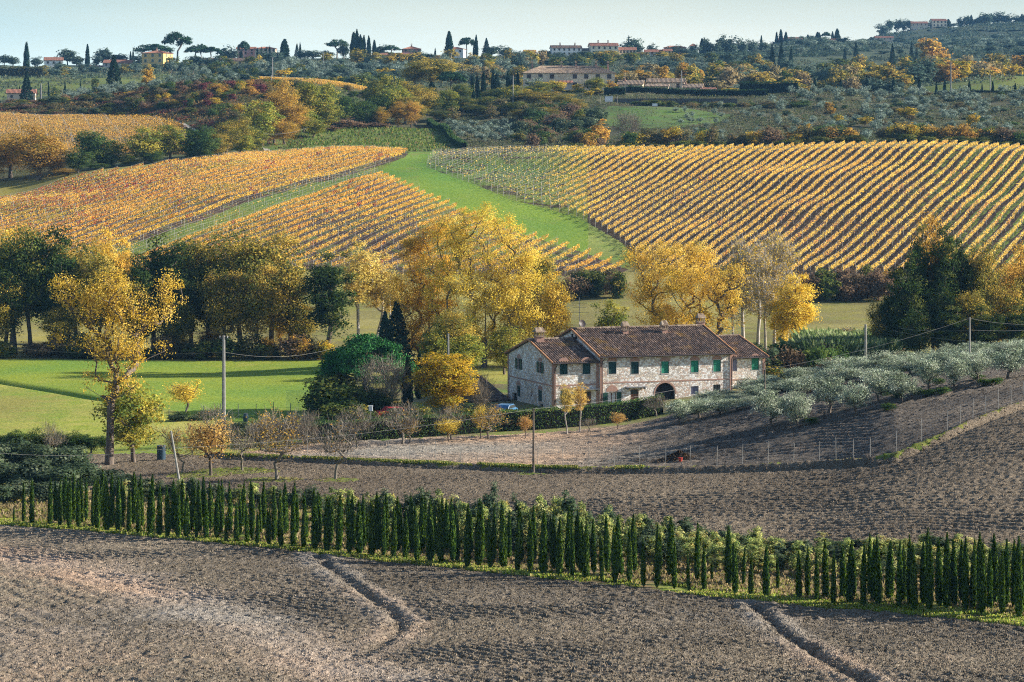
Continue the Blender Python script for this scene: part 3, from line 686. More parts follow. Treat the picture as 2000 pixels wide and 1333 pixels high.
lobetree('hero_poplar', (945,700), 366, [(935,442,42,30),(895,478,38,40),(975,470,42,45),(1012,520,32,48),(865,545,30,55),(930,545,65,70),(985,585,55,60),(895,640,50,48),(955,665,62,40),(1022,620,26,45),(1030,560,18,40)], [((.78,.60,.07),5),((.88,.72,.15),3),((.58,.50,.07),2),((.36,.36,.05),.7)], 420, 56000, .20, 1.25, .40, .16, seed=6, leader=[(0,.35),(0,.5),(.3,.65),(.3,.8)], bend=.05, pen=1.8)
lobetree('hero_orange', (835,705), 372, [(852,452,30,26),(815,480,28,30),(792,482,18,20,.7),(832,522,48,42),(800,572,38,42),(852,590,42,50),(800,632,34,42),(842,672,46,34)], [((.68,.41,.05),5),((.76,.49,.08),3),((.46,.30,.05),2)], 300, 40000, .20, 1.2, .32, .16, seed=7, leader=[(0,.4),(0,.6),(.2,.8)], bend=.05, pen=1.8)
lobetree('hero_low', (1318,692), 372, [(1252,502,26,22),(1300,490,46,16),(1362,504,34,26),(1312,540,66,32),(1256,562,28,28),(1372,562,36,40),(1312,602,58,36),(1265,610,25,25,.5)], YEL, 300, 36000, .19, 1.2, .36, .18, seed=8, bend=.05, pen=1.8)
lobetree('hero_open', (1390,700), 366, [(1425,540,28,26),(1392,560,25,30),(1420,590,26,30),(1370,620,22,25),(1400,640,30,26,.5)], ORG[:2]+YEL[:2], 110, 7000, .22, 1.2, .3, .2, seed=9)
broad('hero_golden', 1, 8.5, 8, [((.66,.46,.04),5),((.54,.42,.04),3),((.28,.29,.04),2)], 150, 20000, .19, .08, .25, seed=46, shell=.5, top=.3, rc=.09, fork=.25)
# ------------------------------------------------------------------ planting
for L_ in PR.values():
    for d in L_:
        me = d['crown'] or d['joined']; a = np.zeros(len(me.vertices)*3, np.float32); me.vertices.foreach_get('co', a); a = a.reshape(-1, 3)
        d['H'] = float(np.percentile(a[:, 2], 99.3)); d['W'] = 2*float(np.percentile(np.abs(a[:, 0]), 97.5))
        d['top'] = float(a[:, 2].max())
REG = []
NAME = dict(oak_dark='oak_tree', oak_shade='oak_tree', oak_mixed='oak_tree', oak_orange='oak_tree', oak_greenyellow='oak_tree', poplar_yellow='poplar_tree', poplar_thin='poplar_tree',
            grass_green_tree='leafy_tree', orchard_yellow='fruit_tree', orchard_orange='fruit_tree', olive_near='olive_tree', olive_far='olive_tree',
            nursery_shrub='nursery_bush', nursery_shrub_dark='nursery_bush', cypress_young='cypress_tree', cypress_far='cypress_tree', stone_pine='stone_pine_tree',
            round_pine='stone_pine_tree', conifer='fir_tree', bare_poplar='bare_poplar_tree', bare_orchard='bare_fruit_tree', bare_orchard_leafy='bare_fruit_tree',
            bare_shrub='bare_bush', hero_left='poplar_tree', hero_poplar='poplar_tree', hero_orange='poplar_tree', hero_low='poplar_tree', hero_open='poplar_tree', hero_golden='golden_tree')
DESC = dict(far_green='dark green', far_mixed='green and brown', far_orange='orange', far_blue='bluish green', far_pale='pale tan', far_yellow='yellowish', oak_dark='dark green', oak_shade='very dark green',
            oak_mixed='rusty green', oak_orange='orange brown', oak_greenyellow='green and yellow', shrub_green='green', shrub_mixed='olive brown', shrub_yellow='yellow green',
            shrub_orange='orange', shrub_maroon='maroon', shrub_brown='brown', shrub_dark='dark green', shrub_dusky='dusky grey green', grass_green_tree='leafy green',
            nursery_shrub='yellow green', nursery_shrub_dark='dark green', poplar_yellow='yellow', poplar_thin='pale yellow', orchard_yellow='yellow', orchard_orange='orange leaved',
            bare_orchard='bare', bare_orchard_leafy='nearly bare', bare_shrub='bare twiggy', bare_poplar='pale bare', stone_pine='dark', conifer='dark', cypress_far='dark narrow', olive_far='silvery', olive_near='silvery')
def plant(kind, x, ytop, w=None, Y=None, yb=None, lab=None, cat_='tree', grp=None, var=None, name=None, ymin=140, sink=0.0, rz=None, parts=None):
    if Y is None: Y = hitY(x, yb, ymin)
    X, _, Z = G(x, Y)
    yb_ = 305 - Z*F/Y
    h = max((yb_ - ytop)*Y/F, .5)
    L_ = PR[kind]; d = L_[random.randrange(len(L_)) if var is None else var % len(L_)]
    sz = h/d['H']; sx = (w*Y/F)/d['W'] if w else sz
    rz = random.uniform(0, 6.28) if rz is None else rz
    nm = name or NAME.get(kind) or (('bush' if 'shrub' in kind else 'broadleaf_tree'))
    small = (yb_-ytop) < 24 if parts is None else not parts
    if small or d['crown'] is None or d['trunk'] is None:
        o = mobj(nm, d['joined']); o.location = (X, Y, Z-sink); o.rotation_euler = (0, 0, rz); o.scale = (sx, sx, sz)
    else:
        o = empty(nm, (X, Y, Z-sink), rz, (sx, sx, sz))
        mobj('trunk', d['trunk'], o); mobj('stems' if 'shrub' in kind else 'crown', d['crown'], o) if False else mobj('crown', d['crown'], o)
    tag(o, None, cat_, grp)
    if lab and '{}' in lab: lab = lab.format(DESC.get(kind, ''))
    if kind == 'cypress_young': o.rotation_euler = (random.gauss(0, .018), random.gauss(0, .018), rz)
    REG.append([o, x, Y, lab or 'tree', yb_-ytop, d])
    return o
def T(s, kind, **k):
    """s: rows of x ytop w Y"""
    for r in s.split(';'):
        a = [float(v) for v in r.split()]
        if a: plant(kind, a[0], a[1], a[2] or None, a[3], **k)

CY = """27 1023 987;46 1023 943;62 1027 937;98 1028 935;108 1022 940;117 1030 936;127 1020 928;135 1033 935;143 1023 928;153 1033 936;159 1027 936;168 1020 935;182 1033 936;190 1038 937;200 1017 920;209 1040 933;219 1030 925;230 1040 935;238 1030 937;251 1043 950;261 1030 922;271 1045 957;277 1033 928;293 1047 930;299 1027 950;311 1050 948;327 1052 951;337 1040 940;348 1053 960;357 1037 938;364 1053 963;377 1040 940;373 1043 977;383 1055 1000;390 1043 942;397 1033 932;403 1057 965;410 1040 953;414 1033 943;423 1055 960;430 1047 938;433 1038 938;442 1062 1007;449 1043 943;462 1062 983;469 1047 963;474 1033 943;483 1065 988;492 1053 940;503 1067 1000;509 1047 970;517 1040 943;525 1068 993;535 1060 953;549 1072 960;555 1050 945;560 1043 967;573 1073 973;575 1040 943;580 1047 967;593 1075 990;598 1057 963;615 1077 957;621 1067 963;638 1080 972;645 1067 972;661 1082 967;
682 1085 968;687 1073 967;691 1077 1000;702 1087 980;710 1073 967;717 1067 1000;726 1090 980;735 1080 963;739 1080 980;749 1090 980;755 1080 965;768 1093 990;777 1080 972;782 1073 987;792 1095 997;802 1080 968;815 1100 988;823 1080 970;827 1073 990;840 1101 978;849 1080 983;861 1103 972;871 1080 977;885 1103 975;892 1100 997;912 1110 987;918 1087 1000;935 1110 977;940 1100 983;958 1113 1013;964 1100 988;982 1113 983;986 1113 1017;993 1097 1000;1010 1120 1020;1016 1100 992;1035 1121 1010;1042 1100 990;1060 1125 1000;1083 1117 1000;1092 1128 1013;1109 1120 993;1118 1130 1030;1132 1117 997;1137 1123 1020;1144 1133 1023;1160 1123 1015;1175 1138 1043;1187 1120 1007;1201 1140 1033;1210 1130 1012;1229 1141 1033;1238 1123 1007;1257 1147 1053;1283 1150 1027;1310 1130 1012;1317 1153 1060;
1345 1155 1080;1361 1138 1022;1375 1157 1070;1390 1140 1100;1423 1145 1030;1436 1165 1063;1452 1147 1070;1466 1167 1090;1496 1170 1067;1519 1158 1085;1560 1173 1078;1578 1170 1068;1595 1178 1075;1613 1173 1058;1627 1183 1077;1647 1175 1068;1659 1183 1058;1668 1167 1077;1687 1187 1063;1700 1170 1047;1706 1180 1057;1716 1187 1050;1736 1178 1057;1756 1192 1057;1767 1183 1067;1777 1187 1047;1786 1197 1067;1804 1183 1060;1808 1177 1033;1815 1197 1060;1835 1187 1053;1849 1193 1043;1865 1190 1057;1880 1183 1057;1886 1197 1052;1900 1193 1055;1911 1183 1043;1918 1203 1067;1933 1195 1073;1942 1187 1045;1958 1205 1077;1966 1190 1057;1980 1193 1057;1990 1210 1050;1998 1200 1067"""
for r in CY.replace('\n', '').split(';'):
    x, yb, yt = [float(v) for v in r.split()]
    frontrow = hitY(x, yb, 110) < E1(x)+5
    plant('cypress_young', x, yt, (yb-yt)*.118*random.uniform(.85, 1.15), yb=yb, ymin=115, parts=True,
          lab=('slender dark green cypress in the front of the nursery row' if frontrow else 'dark green cypress standing deeper in the nursery row'),
          grp='young cypresses in the nursery row')
# bushes of the nursery behind the cypresses
def topline(x): return np.interp(x, [230,300,500,640,740,850,960,1100,1200,1330,1450,1560,1680,1800,2000], [940,936,945,955,968,962,968,975,995,1018,1030,1045,1042,1048,1052])
for row, (x0, x1, st, dy, k0) in enumerate([(225, 2020, 17, 21, 0), (640, 2020, 19, 15.5, 1), (720, 2020, 23, 11.5, 2)]):
    x = x0
    while x < x1:
        xx = x + random.uniform(-5, 5); Y = E1(xx)+dy+random.uniform(-1, 1)
        if xx < 640: Y = E1(xx)+dy*1.3
        tp = topline(xx)+random.uniform(-12, 12)+row*16+(18 if xx < 900 and row else 0)+6
        k = 'nursery_shrub_dark' if random.random() < .28 else 'nursery_shrub'
        if xx < 560: k = random.choice(['nursery_shrub_dark', 'shrub_dusky', 'nursery_shrub'])
        plant(k, xx, tp, random.uniform(20, 32), Y, cat_='bush', lab='{} leafy bush in the nursery '+['back row', 'middle row', 'near row'][row], grp='bushes behind the young cypresses')
        x += st*random.uniform(.8, 1.25)
for x, t in ((957, 945), (1110, 962), (1190, 990), (822, 955), (752, 955)):
    plant('nursery_shrub_dark', x, t, 30, E1(x)+18, cat_='bush', lab='tall dark bush rising above the nursery bushes', grp='bushes behind the young cypresses')
# dusky thicket at left, behind the cypresses
for (x, t, w, Y) in [(-20,872,90,232),(25,862,80,236),(70,868,85,234),(115,880,80,230),(150,872,70,236),(5,905,90,222),(60,900,90,220),(110,915,90,218),(160,905,80,222),(205,918,70,224),(245,925,60,220),(30,940,70,212),(85,945,70,210),(-10,950,70,210),(140,945,70,211),(275,938,60,216)]:
    plant('shrub_dusky', x, t, w*.9, Y, cat_='bush', lab='dusky grey green thicket bush below the big yellow poplar', grp='thicket bushes at the field corner')
for (x, t, w) in [(5,850,50),(40,842,52),(75,838,48),(108,845,44),(128,850,44),(150,842,44),(178,850,40),(205,852,30)]:
    plant('grass_green_tree', x, t, w, 258, name='bush', cat_='bush', lab='green bush in the hedge beside the yellow meadow', grp='hedge bushes by the meadow')
plant('bare_orchard', 104, 828, 44, 250, lab='small bare tree among the green meadow hedge', )
# near trees
plant('hero_left', 213, 528, None, 244, lab='tall open yellow poplar rising in front of the green meadow', cat_='poplar', rz=0)
plant('oak_greenyellow', 262, 748, 118, 246, lab='lower green and yellow tree beside the tall yellow poplar', var=1)
plant('orchard_yellow', 362, 744, 66, 300, lab='small yellow fruit tree at the meadow edge')
ORC = 'fruit trees on the small plot'
plant('bare_orchard_leafy', 357, 832, 74, 231, lab='half bare orange fruit tree by the slanting pole', grp=ORC)
plant('orchard_orange', 412, 818, 88, 227, lab='full orange leaved fruit tree on the small plot', grp=ORC)
plant('bare_orchard', 473, 832, 72, 232, lab='bare fruit tree between the orange one and the tall bare one', grp=ORC)
plant('bare_orchard_leafy', 541, 800, 104, 222, lab='tall twiggy fruit tree with a few orange leaves', grp=ORC)
plant('bare_orchard', 655, 820, 92, 222, lab='bare forked fruit tree on a grass patch in the tilled field', grp=ORC, var=1)
plant('bare_orchard', 420, 790, 70, 262, lab='pale bare tree behind the orange fruit trees', grp=ORC)
plant('bare_orchard', 697, 800, 74, 256, lab='bare tree in front of the laurel hedge', grp=ORC)
plant('bare_orchard', 786, 778, 98, 258, lab='spreading bare tree in front of the laurel hedge', grp=ORC, var=2)
plant('bare_orchard_leafy', 800, 815, 42, 259, lab='thin half bare tree before the hedge', grp=ORC)
plant('bare_orchard', 880, 795, 60, 262, lab='bare tree behind the small round yellow one', grp=ORC)
plant('orchard_yellow', 876, 817, 48, 260, lab='small round yellow fruit tree before the laurel hedge', grp=ORC)
plant('bare_orchard_leafy', 955, 795, 66, 262, lab='half bare fruit tree left of the stone farmhouse', grp=ORC)
plant('orchard_yellow', 938, 792, 26, 263, lab='thin yellow sapling before the dark hedge', grp=ORC)
plant('orchard_orange', 1026, 812, 26, 263, lab='small orange shrub before the hedge by the house', grp=ORC)
plant('orchard_orange', 1206, 806, 28, 268, lab='small orange shrub below the house front', grp=ORC)
plant('poplar_thin', 1108, 752, 30, 266, lab='pale yellow young poplar before the left wing of the house')
plant('poplar_thin', 1132, 748, 32, 267, lab='taller pale yellow young poplar before the left wing of the house')
plant('bare_orchard', 1282, 775, 52, 280, lab='bare tree before the archway of the house')
plant('bare_orchard', 1150, 815, 40, 268, lab='low bare tree before the house hedge')
# around the house
plant('round_pine', 716, 648, 168, 306, lab='large round dark green pine left of the farmhouse', cat_='pine', sink=.5)
for (x, t, w, Y, k) in [(640,738,80,300,'shrub_dark'),(668,720,80,306,'shrub_dark'),(690,755,80,296,'shrub_dark'),(735,760,70,296,'grass_green_tree'),(762,775,60,300,'shrub_dark'),(620,765,60,300,'shrub_green'),(700,785,60,288,'shrub_dark'),(655,790,60,289,'shrub_dark')]:
    plant(k, x, t, w, Y, name='bush', cat_='bush', lab='{} bush under the large round pine', grp='bushes under the pine')
plant('bare_shrub', 748, 692, 92, 297, lab='grey bare tree in front of the large round pine', cat_='tree', name='bare_tree')
plant('cypress_far', 796, 700, 21, 298, lab='dark cypress beside the golden tree', cat_='cypress')
plant('cypress_far', 819, 690, 17, 318, lab='slim dark cypress behind the golden tree', cat_='cypress')
plant('hero_golden', 868, 694, 122, 296, lab='bright golden yellow tree left of the farmhouse')
for (x, t, w, Y) in [(925,712,60,304),(938,745,50,298)]:
    plant('bare_shrub', x, t, w, Y, name='bush', cat_='bush', lab='twiggy brown bush beside the left gable of the house', grp='twiggy bushes by the shed')
for (x, t, w) in [(1085,795,50),(1170,790,50),(1205,788,50),(1240,788,46),(1270,790,40),(1060,800,36),(905,790,50),(945,798,50),(985,800,46),(820,790,50)]:
    plant('shrub_dark', x, t, w, 286, cat_='bush', lab='dark green garden bush in front of the farmhouse', grp='garden bushes by the farmhouse')

# olive grove at right of the house: front row and the rows behind
OG = 'olive trees of the grove beside the farmhouse'
for (x, yb, yt, w) in [(1505,835,762,66),(1557,836,765,60),(1620,808,738,66),(1672,812,748,56),(1716,787,722,62),(1762,787,725,58),(1815,766,702,60),(1863,763,700,62),(1908,746,688,60),(1966,743,680,66),(2015,735,672,60)]:
    plant('olive_near', x, yt, w, yb=yb, ymin=212, cat_='olive tree', lab='silvery olive tree in the front row of the grove', grp=OG)
def olrow(Y, x0, x1, topf, st, wl):
    x = x0
    while x < x1:
        xx = x+random.uniform(-6, 6); plant('olive_near', xx, topf(xx)+random.uniform(-6, 8), random.uniform(56, 72), Y+random.uniform(-1.5, 1.5), cat_='olive tree', lab='silvery olive tree in the '+wl+' of the grove', grp=OG)
        x += st*random.uniform(.9, 1.12)
olrow(262, 1560, 2030, lambda x: np.interp(x, [1560,1700,1800,1850,2000], [735,715,700,690,668]), 44, 'second row')
olrow(272, 1400, 2030, lambda x: np.interp(x, [1400,1500,1600,1700,1800,1880,2000], [775,750,722,704,694,676,664]), 40, 'third row')
olrow(282, 1380, 2030, lambda x: np.interp(x, [1380,1500,1600,1700,1800,1880,2000], [770,735,708,692,684,670,662]), 42, 'last row')
for (x, yt, w, Y) in [(1325,782,56,262),(1365,778,60,264),(1405,782,60,262),(1440,778,60,262),(1475,775,60,266),(1535,778,56,258),(1350,790,50,270),(1390,775,50,274),(1455,768,60,276),(1495,760,60,276)]:
    plant('olive_near', x, yt, w, Y, cat_='olive tree', lab='silvery olive tree in front of the right end of the house', grp=OG)
for (x, y) in [(1586,828),(1735,800),(1725,772),(1750,775),(1790,770),(1815,773),(1830,750),(1842,768),(1925,752),(1945,750),(1905,740)]:
    plant('shrub_green', x, y-12, 30, yb=y+3, ymin=205, cat_='plant', name='artichoke_plant', lab='low leafy artichoke plant at the edge of the olive grove', grp='artichoke plants by the olive grove')

# the wooded belt along the stream
BL = 'trees of the belt between meadow and vineyard'
def belt(s, kind, where='at the far edge of the green meadow', **k): T(s, kind, lab='{} tree '+where, grp=BL, **k)
belt('-20 462 110 402;60 448 90 396;372 478 100 402;30 470 90 396;420 500 80 400', 'oak_dark')
belt('110 450 80 396;300 466 90 398;340 480 80 396;270 505 70 392;345 530 80 393;10 500 70 393', 'oak_shade')
belt('150 478 110 402;190 500 100 396;470 458 125 398;530 462 120 400;405 470 110 404;565 535 70 398;500 520 90 392;440 530 80 391;-5 540 70 392', 'oak_mixed')
belt('205 450 48 418;22 452 70 416;238 470 56 420', 'poplar_yellow')
belt('262 500 70 410;415 640 60 398;548 560 60 405', 'oak_orange')
belt('120 600 70 392;350 590 60 392;590 600 60 398', 'oak_mixed')
belt('640 496 90 392', 'oak_shade', 'left of the pale thin poplars', var=1)
belt('700 476 74 400;733 500 62 404;764 520 50 402', 'poplar_thin', 'with white stems above the round pine')
belt('775 590 60 370;752 610 46 362', 'conifer', 'between the pine and the orange poplar')
plant('hero_orange', 835, 432, None, 372, rz=0, lab='tall orange yellow poplar left of the tallest one', cat_='poplar')
plant('hero_poplar', 945, 410, None, 366, rz=0, lab='tallest broad yellow poplar behind the farmhouse', cat_='poplar')
belt('1052 500 76 374;1015 560 70 378;890 610 80 352', 'oak_mixed', 'beside the tallest yellow poplar')
belt('1084 535 58 366', 'poplar_yellow', 'narrow, right of the tallest poplar')
belt('985 640 60 350;905 655 80 345;850 640 60 350', 'oak_greenyellow', 'low behind the golden tree')
plant('hero_low', 1318, 476, None, 372, rz=0, lab='broad yellow poplar behind the main roof', cat_='poplar')
plant('hero_open', 1390, 515, None, 366, rz=0, lab='open orange yellow tree behind the right roof end')
plant('oak_greenyellow', 1195, 590, 70, 385, lab='low green and yellow tree behind the ridge of the house')
belt('1452 468 86 402;1480 478 80 396;1512 456 70 404;1432 500 60 396;1538 470 60 400;1495 500 60 388', 'bare_poplar', 'right of the yellow poplars')
belt('1552 540 74 384;1528 575 50 386', 'poplar_yellow', 'at the right end of the bare poplars')
belt('1655 640 50 372;1728 600 46 380', 'bare_poplar', 'beside the reeds')
belt('1822 428 84 352', 'oak_orange', 'tallest of the right hand clump')
belt('1795 452 58 350;1846 446 52 349', 'oak_shade', 'upright in the right hand clump')
belt('1768 500 60 346;1868 470 58 352;1838 540 64 342;1742 560 44 350;1895 495 52 350', 'oak_shade', 'in the clump at the right')
belt('1925 478 66 350;1960 560 70 344;1898 570 70 342;2010 545 80 350;1718 590 40 352', 'oak_mixed', 'in the clump at the right')
belt('1958 520 76 356;1995 480 80 360;2040 500 90 352', 'oak_orange', 'at the right edge')
belt('1990 600 70 340;1790 600 60 338;1925 600 64 338;1860 600 60 338', 'oak_shade', 'low in the clump at the right')
def scatter(kinds, x0, x1, Yf, n, hpx, wpx, lab, grp, cat_='bush', poly=None, **k):
    c = 0; tries = 0
    while c < n and tries < n*40:
        tries += 1
        x = random.uniform(x0, x1); Y = Yf(x) if callable(Yf) else random.uniform(*Yf)
        if poly is not None and not inpoly(np.array([x]), np.array([Y]), poly)[0]: continue
        yb = ypx(x, Y); h = random.uniform(*hpx)
        plant(random.choice(kinds), x, yb-h, random.uniform(*wpx), Y, lab=lab, grp=grp, cat_=cat_, **k); c += 1
scatter(['shrub_dark','shrub_brown','shrub_mixed'], -20, 640, lambda x: 389+random.uniform(-2, 3), 48, (20, 48), (34, 54), '{} bush at the foot of the meadow trees', 'undergrowth bushes along the meadow')
scatter(['shrub_orange','shrub_yellow'], 520, 640, lambda x: 387+random.uniform(-2, 3), 5, (24, 46), (30, 40), '{} bush at the foot of the meadow trees', 'undergrowth bushes along the meadow')
scatter(['shrub_brown','shrub_mixed','shrub_dark'], 1095, 1240, lambda x: 508+random.uniform(-5, 5), 16, (36, 54), (30, 44), '{} bush in the hedge below the vineyard, left of the yellow poplar', 'hedge bushes below the vineyard')
scatter(['shrub_brown','shrub_brown','shrub_dark','shrub_orange'], 1565, 1745, lambda x: 503+random.uniform(-4, 4), 20, (42, 66), (30, 46), '{} bush in the hedge below the vineyard, behind the bare poplars', 'hedge bushes below the vineyard')
scatter(['shrub_brown','shrub_dark','shrub_mixed'], -20, 560, lambda x: 512+random.uniform(-5, 5), 18, (30, 60), (34, 50), '{} bush between meadow trees and vineyard', 'bushes below the left vineyard')
scatter(['shrub_mixed','shrub_dark','shrub_green','shrub_dusky','shrub_brown'], 1470, 1640, lambda x: random.uniform(318, 352), 22, (36, 62), (40, 56), '{} bush behind the right end of the house', 'bushes behind the house')
scatter(['shrub_dark','shrub_brown'], 1690, 2020, lambda x: random.uniform(326, 338), 16, (24, 44), (34, 46), '{} bush below the dark tree clump at the right', 'bushes below the tree clump')
scatter(['shrub_dusky','shrub_dark'], 430, 600, lambda x: random.uniform(266, 276), 14, (20, 32), (36, 48), '{} bush beside the garden fence', 'bushes beside the garden')
scatter(['bare_shrub'], 500, 600, lambda x: random.uniform(258, 264), 4, (52, 72), (60, 74), 'bare twiggy bush beside the laurel hedge', 'bushes beside the garden')
scatter(['shrub_dusky','shrub_green'], 340, 440, lambda x: random.uniform(292, 296), 8, (10, 18), (26, 34), '{} low bush along the meadow garden fence', 'bushes beside the garden')
# second line: trees between the two vineyards at left
VB = 'trees along the upper edge of the left vineyard'
def vb(s, kind, where='above the left vineyard'): T(s, kind, lab='{} tree '+where, grp=VB)
vb('75 248 118 694;20 262 90 704;-20 290 70 700;130 330 46 688;105 300 70 700', 'oak_orange')
vb('178 258 66 702;152 290 54 694;208 300 50 704;188 320 46 690', 'grass_green_tree')
vb('282 250 70 706;332 246 64 712;216 275 56 708;250 300 44 704', 'oak_greenyellow')
vb('388 248 60 716;404 262 50 712;372 270 44 712;300 296 44 704', 'grass_green_tree')
vb('440 240 56 722;468 230 54 730;425 262 44 716', 'oak_mixed')
vb('510 200 66 760;495 250 50 738;478 262 40 728', 'oak_greenyellow')
vb('548 160 60 800;572 200 60 790;535 230 56 770;556 238 50 765', 'oak_orange')
vb('602 158 66 812;628 165 60 818;592 215 50 800;640 205 50 815;612 235 50 790', 'oak_greenyellow')
vb('668 178 60 826;700 195 56 830;655 225 50 822;720 205 50 834;735 185 50 845', 'grass_green_tree')
vb('672 230 44 818;700 238 44 822;735 240 40 826;645 245 40 806', 'shrub_brown')
vb('752 150 62 850;728 165 40 850;775 165 50 856', 'oak_greenyellow')
vb('800 160 60 862;825 168 50 868;790 190 60 850;812 205 50 850', 'oak_mixed')
vb('742 210 36 832;778 200 36 836;803 198 40 838', 'oak_orange')
# bushy hill
HK = ['shrub_mixed','shrub_mixed','shrub_brown','shrub_maroon','shrub_yellow','shrub_orange','shrub_dark','shrub_green']
scatter(HK, 225, 560, (815, 905), 120, (9, 22), (14, 28), '{} bush on the shaggy hillside', 'bushes on the shaggy hillside', poly=[(225,880),(330,842),(420,810),(520,790),(560,800),(560,905),(300,910),(225,905)])
scatter(['shrub_dark','shrub_mixed','shrub_brown'], 60, 330, (855, 905), 26, (6, 12), (16, 26), '{} low bush on the dark slope above the road', 'bushes on the shaggy hillside')
scatter(['olive_far'], 120, 480, (905, 960), 44, (12, 20), (16, 24), 'silvery olive tree on the crest of the shaggy hill', 'olive trees on the hill crest', cat_='olive tree')
scatter(['shrub_dark','shrub_mixed','shrub_green'], 560, 720, (885, 925), 14, (8, 14), (14, 24), '{} bush on the wooded crest', 'bushes on the wooded crest')
plant('far_orange', 288, 136, 24, 935, lab='bright orange tree on the crest below the yellow villa')
plant('conifer', 222, 108, 30, 960, lab='dark fir between the grey house and the green field')
plant('conifer', 52, 140, 26, 1060, lab='dark fir beside the small stone barn')
plant('far_green', 186, 153, 15, 1060, lab='small round tree alone on the green field')
plant('far_green', 106, 170, 15, 1070, lab='low round tree on the green field')
T('80 162 4 1100;95 160 4 1110;127 158 4 1110;157 159 4 1100;38 168 4 1090', 'cypress_far', lab='thin dark cypress on the green field', grp='cypresses on the green field')
# gully and slope below the second farm
GU = 'trees of the gully below the second farmhouse'
def gu(s, kind): T(s, kind, lab='{} tree in the gully left of the second farmhouse', grp=GU)
gu('845 116 92 985;810 128 50 990', 'oak_mixed'); gu('880 140 54 950', 'stone_pine')
gu('873 174 42 880;1000 168 60 905;1055 160 46 960', 'oak_greenyellow')
gu('838 190 50 872;905 190 50 880;950 190 50 885;980 205 50 880;930 205 50 872;900 165 44 905;960 175 44 905;1010 200 56 868;860 215 40 858;1075 205 50 880', 'oak_dark')
gu('1040 178 60 900;1070 180 56 905;1100 185 50 890;1120 195 50 880;1020 215 50 850;1060 210 60 850', 'oak_mixed')
gu('970 145 24 925;843 160 24 960;1002 150 24 960', 'conifer')
gu('922 150 8 945;932 148 8 950;944 142 10 950;963 138 9 960;992 140 9 960;935 172 12 890;925 178 10 888;1011 140 8 1010', 'cypress_far')
scatter(['shrub_mixed','shrub_dark','shrub_brown','shrub_green','shrub_dusky'], 1000, 1180, (755, 880), 46, (16, 34), (26, 42), '{} bush on the slope below the second farmhouse', 'bushes below the second farmhouse')
scatter(['shrub_dark','shrub_mixed'], 850, 1000, (850, 905), 14, (16, 30), (24, 36), '{} bush on the gully side', 'bushes on the gully side')
for (x, Y) in [(893,830),(903,818),(912,808),(921,798),(932,790),(944,782),(886,800),(900,790),(935,820),(948,808),(958,796),(968,785),(955,830),(965,838),(975,815),(985,805),(995,795),(985,835),(925,838),(878,842),(995,828),(1004,810)]:
    plant('olive_far', x, ypx(x, Y)-random.uniform(15, 21), random.uniform(16, 22), Y, cat_='olive tree', lab='silvery olive tree in the small grove above the grass lane', grp='olive trees above the grass lane')
gu('1042 152 28 985', 'olive_far'); gu('1085 158 40 978;1128 165 24 980', 'far_yellow'); gu('1165 152 42 978', 'oak_greenyellow'); gu('1192 158 22 985', 'far_orange')
gu('1105 176 40 965;1140 180 40 965;1065 185 30 960', 'far_mixed'); plant('cypress_far', 1207, 168, 5, 988, lab='tiny cypress against the annex of the second farmhouse')
# hedge of mixed bushes along the top of the right vineyard
scatter(['shrub_mixed','shrub_mixed','shrub_orange','shrub_yellow','shrub_dark','shrub_brown','shrub_green','shrub_orange'], 1148, 2040, lambda x: np.interp(x, [1148,2040], [724,716])+random.uniform(-2, 7), 86, (20, 40), (26, 44), '{} bush in the hedge above the right vineyard', 'hedge bushes above the right vineyard')
scatter(['shrub_dark'], 1000, 2040, lambda x: np.interp(x, [1148,2040], [718,710])+random.uniform(0, 3), 52, (9, 16), (24, 34), 'low dark green bush at the vineyard headland', 'low bushes at the vineyard headland')
plant('far_orange', 1172, 234, 38, 745, lab='reddish orange bush above the left end of the right vineyard'); plant('bare_shrub', 1225, 220, 50, 760, lab='bare grey tree above the right vineyard', name='bare_tree')
# young olives on the slopes right of the lawn
YO = 'olive trees on the terraced slope'
scatter(['olive_far'], 1310, 1500, (755, 905), 34, (9, 16), (10, 16), 'young silvery olive tree on the green slope', YO, cat_='olive tree')
scatter(['shrub_dusky','shrub_green','shrub_mixed'], 1500, 2040, (755, 1000), 80, (6, 12), (14, 26), '{} low bush on the brown slope', 'bushes on the olive slope')
scatter(['shrub_dark','shrub_mixed','shrub_green'], 1220, 1570, (905, 918), 44, (7, 13), (18, 30), '{} bush at the foot of the retaining wall', 'bushes at the retaining wall')
scatter(['far_green','far_mixed','far_yellow','far_green'], 1020, 1200, (940, 975), 14, (8, 15), (16, 26), '{} tree in the garden before the second farmhouse', 'garden trees of the second farmhouse')
scatter(['shrub_mixed','shrub_brown','shrub_dark','shrub_dusky'], 0, 330, (868, 910), 60, (7, 13), (18, 30), '{} bush on the slope above the white road', 'bushes on the shaggy hillside')
scatter(['olive_far'], 1500, 2040, (760, 985), 150, (12, 20), (14, 22), 'silvery olive tree on the brown slope', YO, cat_='olive tree')
T('1640 170 20 1010;1600 172 20 1012;1700 176 18 1012;1733 178 18 1010;1810 176 18 1010;1845 176 20 1010;1880 174 18 1010;1960 170 20 1012;1440 165 26 1015', 'olive_far', lab='round silvery olive tree along the terrace wall', grp=YO, cat_='olive tree')
T('1625 205 16 880;1760 212 16 870;1618 200 16 900;1385 178 26 985', 'far_orange', lab='small orange tree on the olive slope', grp='trees on the olive slope')
T('1773 210 32 860;1638 225 24 830;1690 228 26 820;1430 172 34 985;1900 222 24 800', 'far_yellow', lab='yellowish tree on the olive slope', grp='trees on the olive slope')
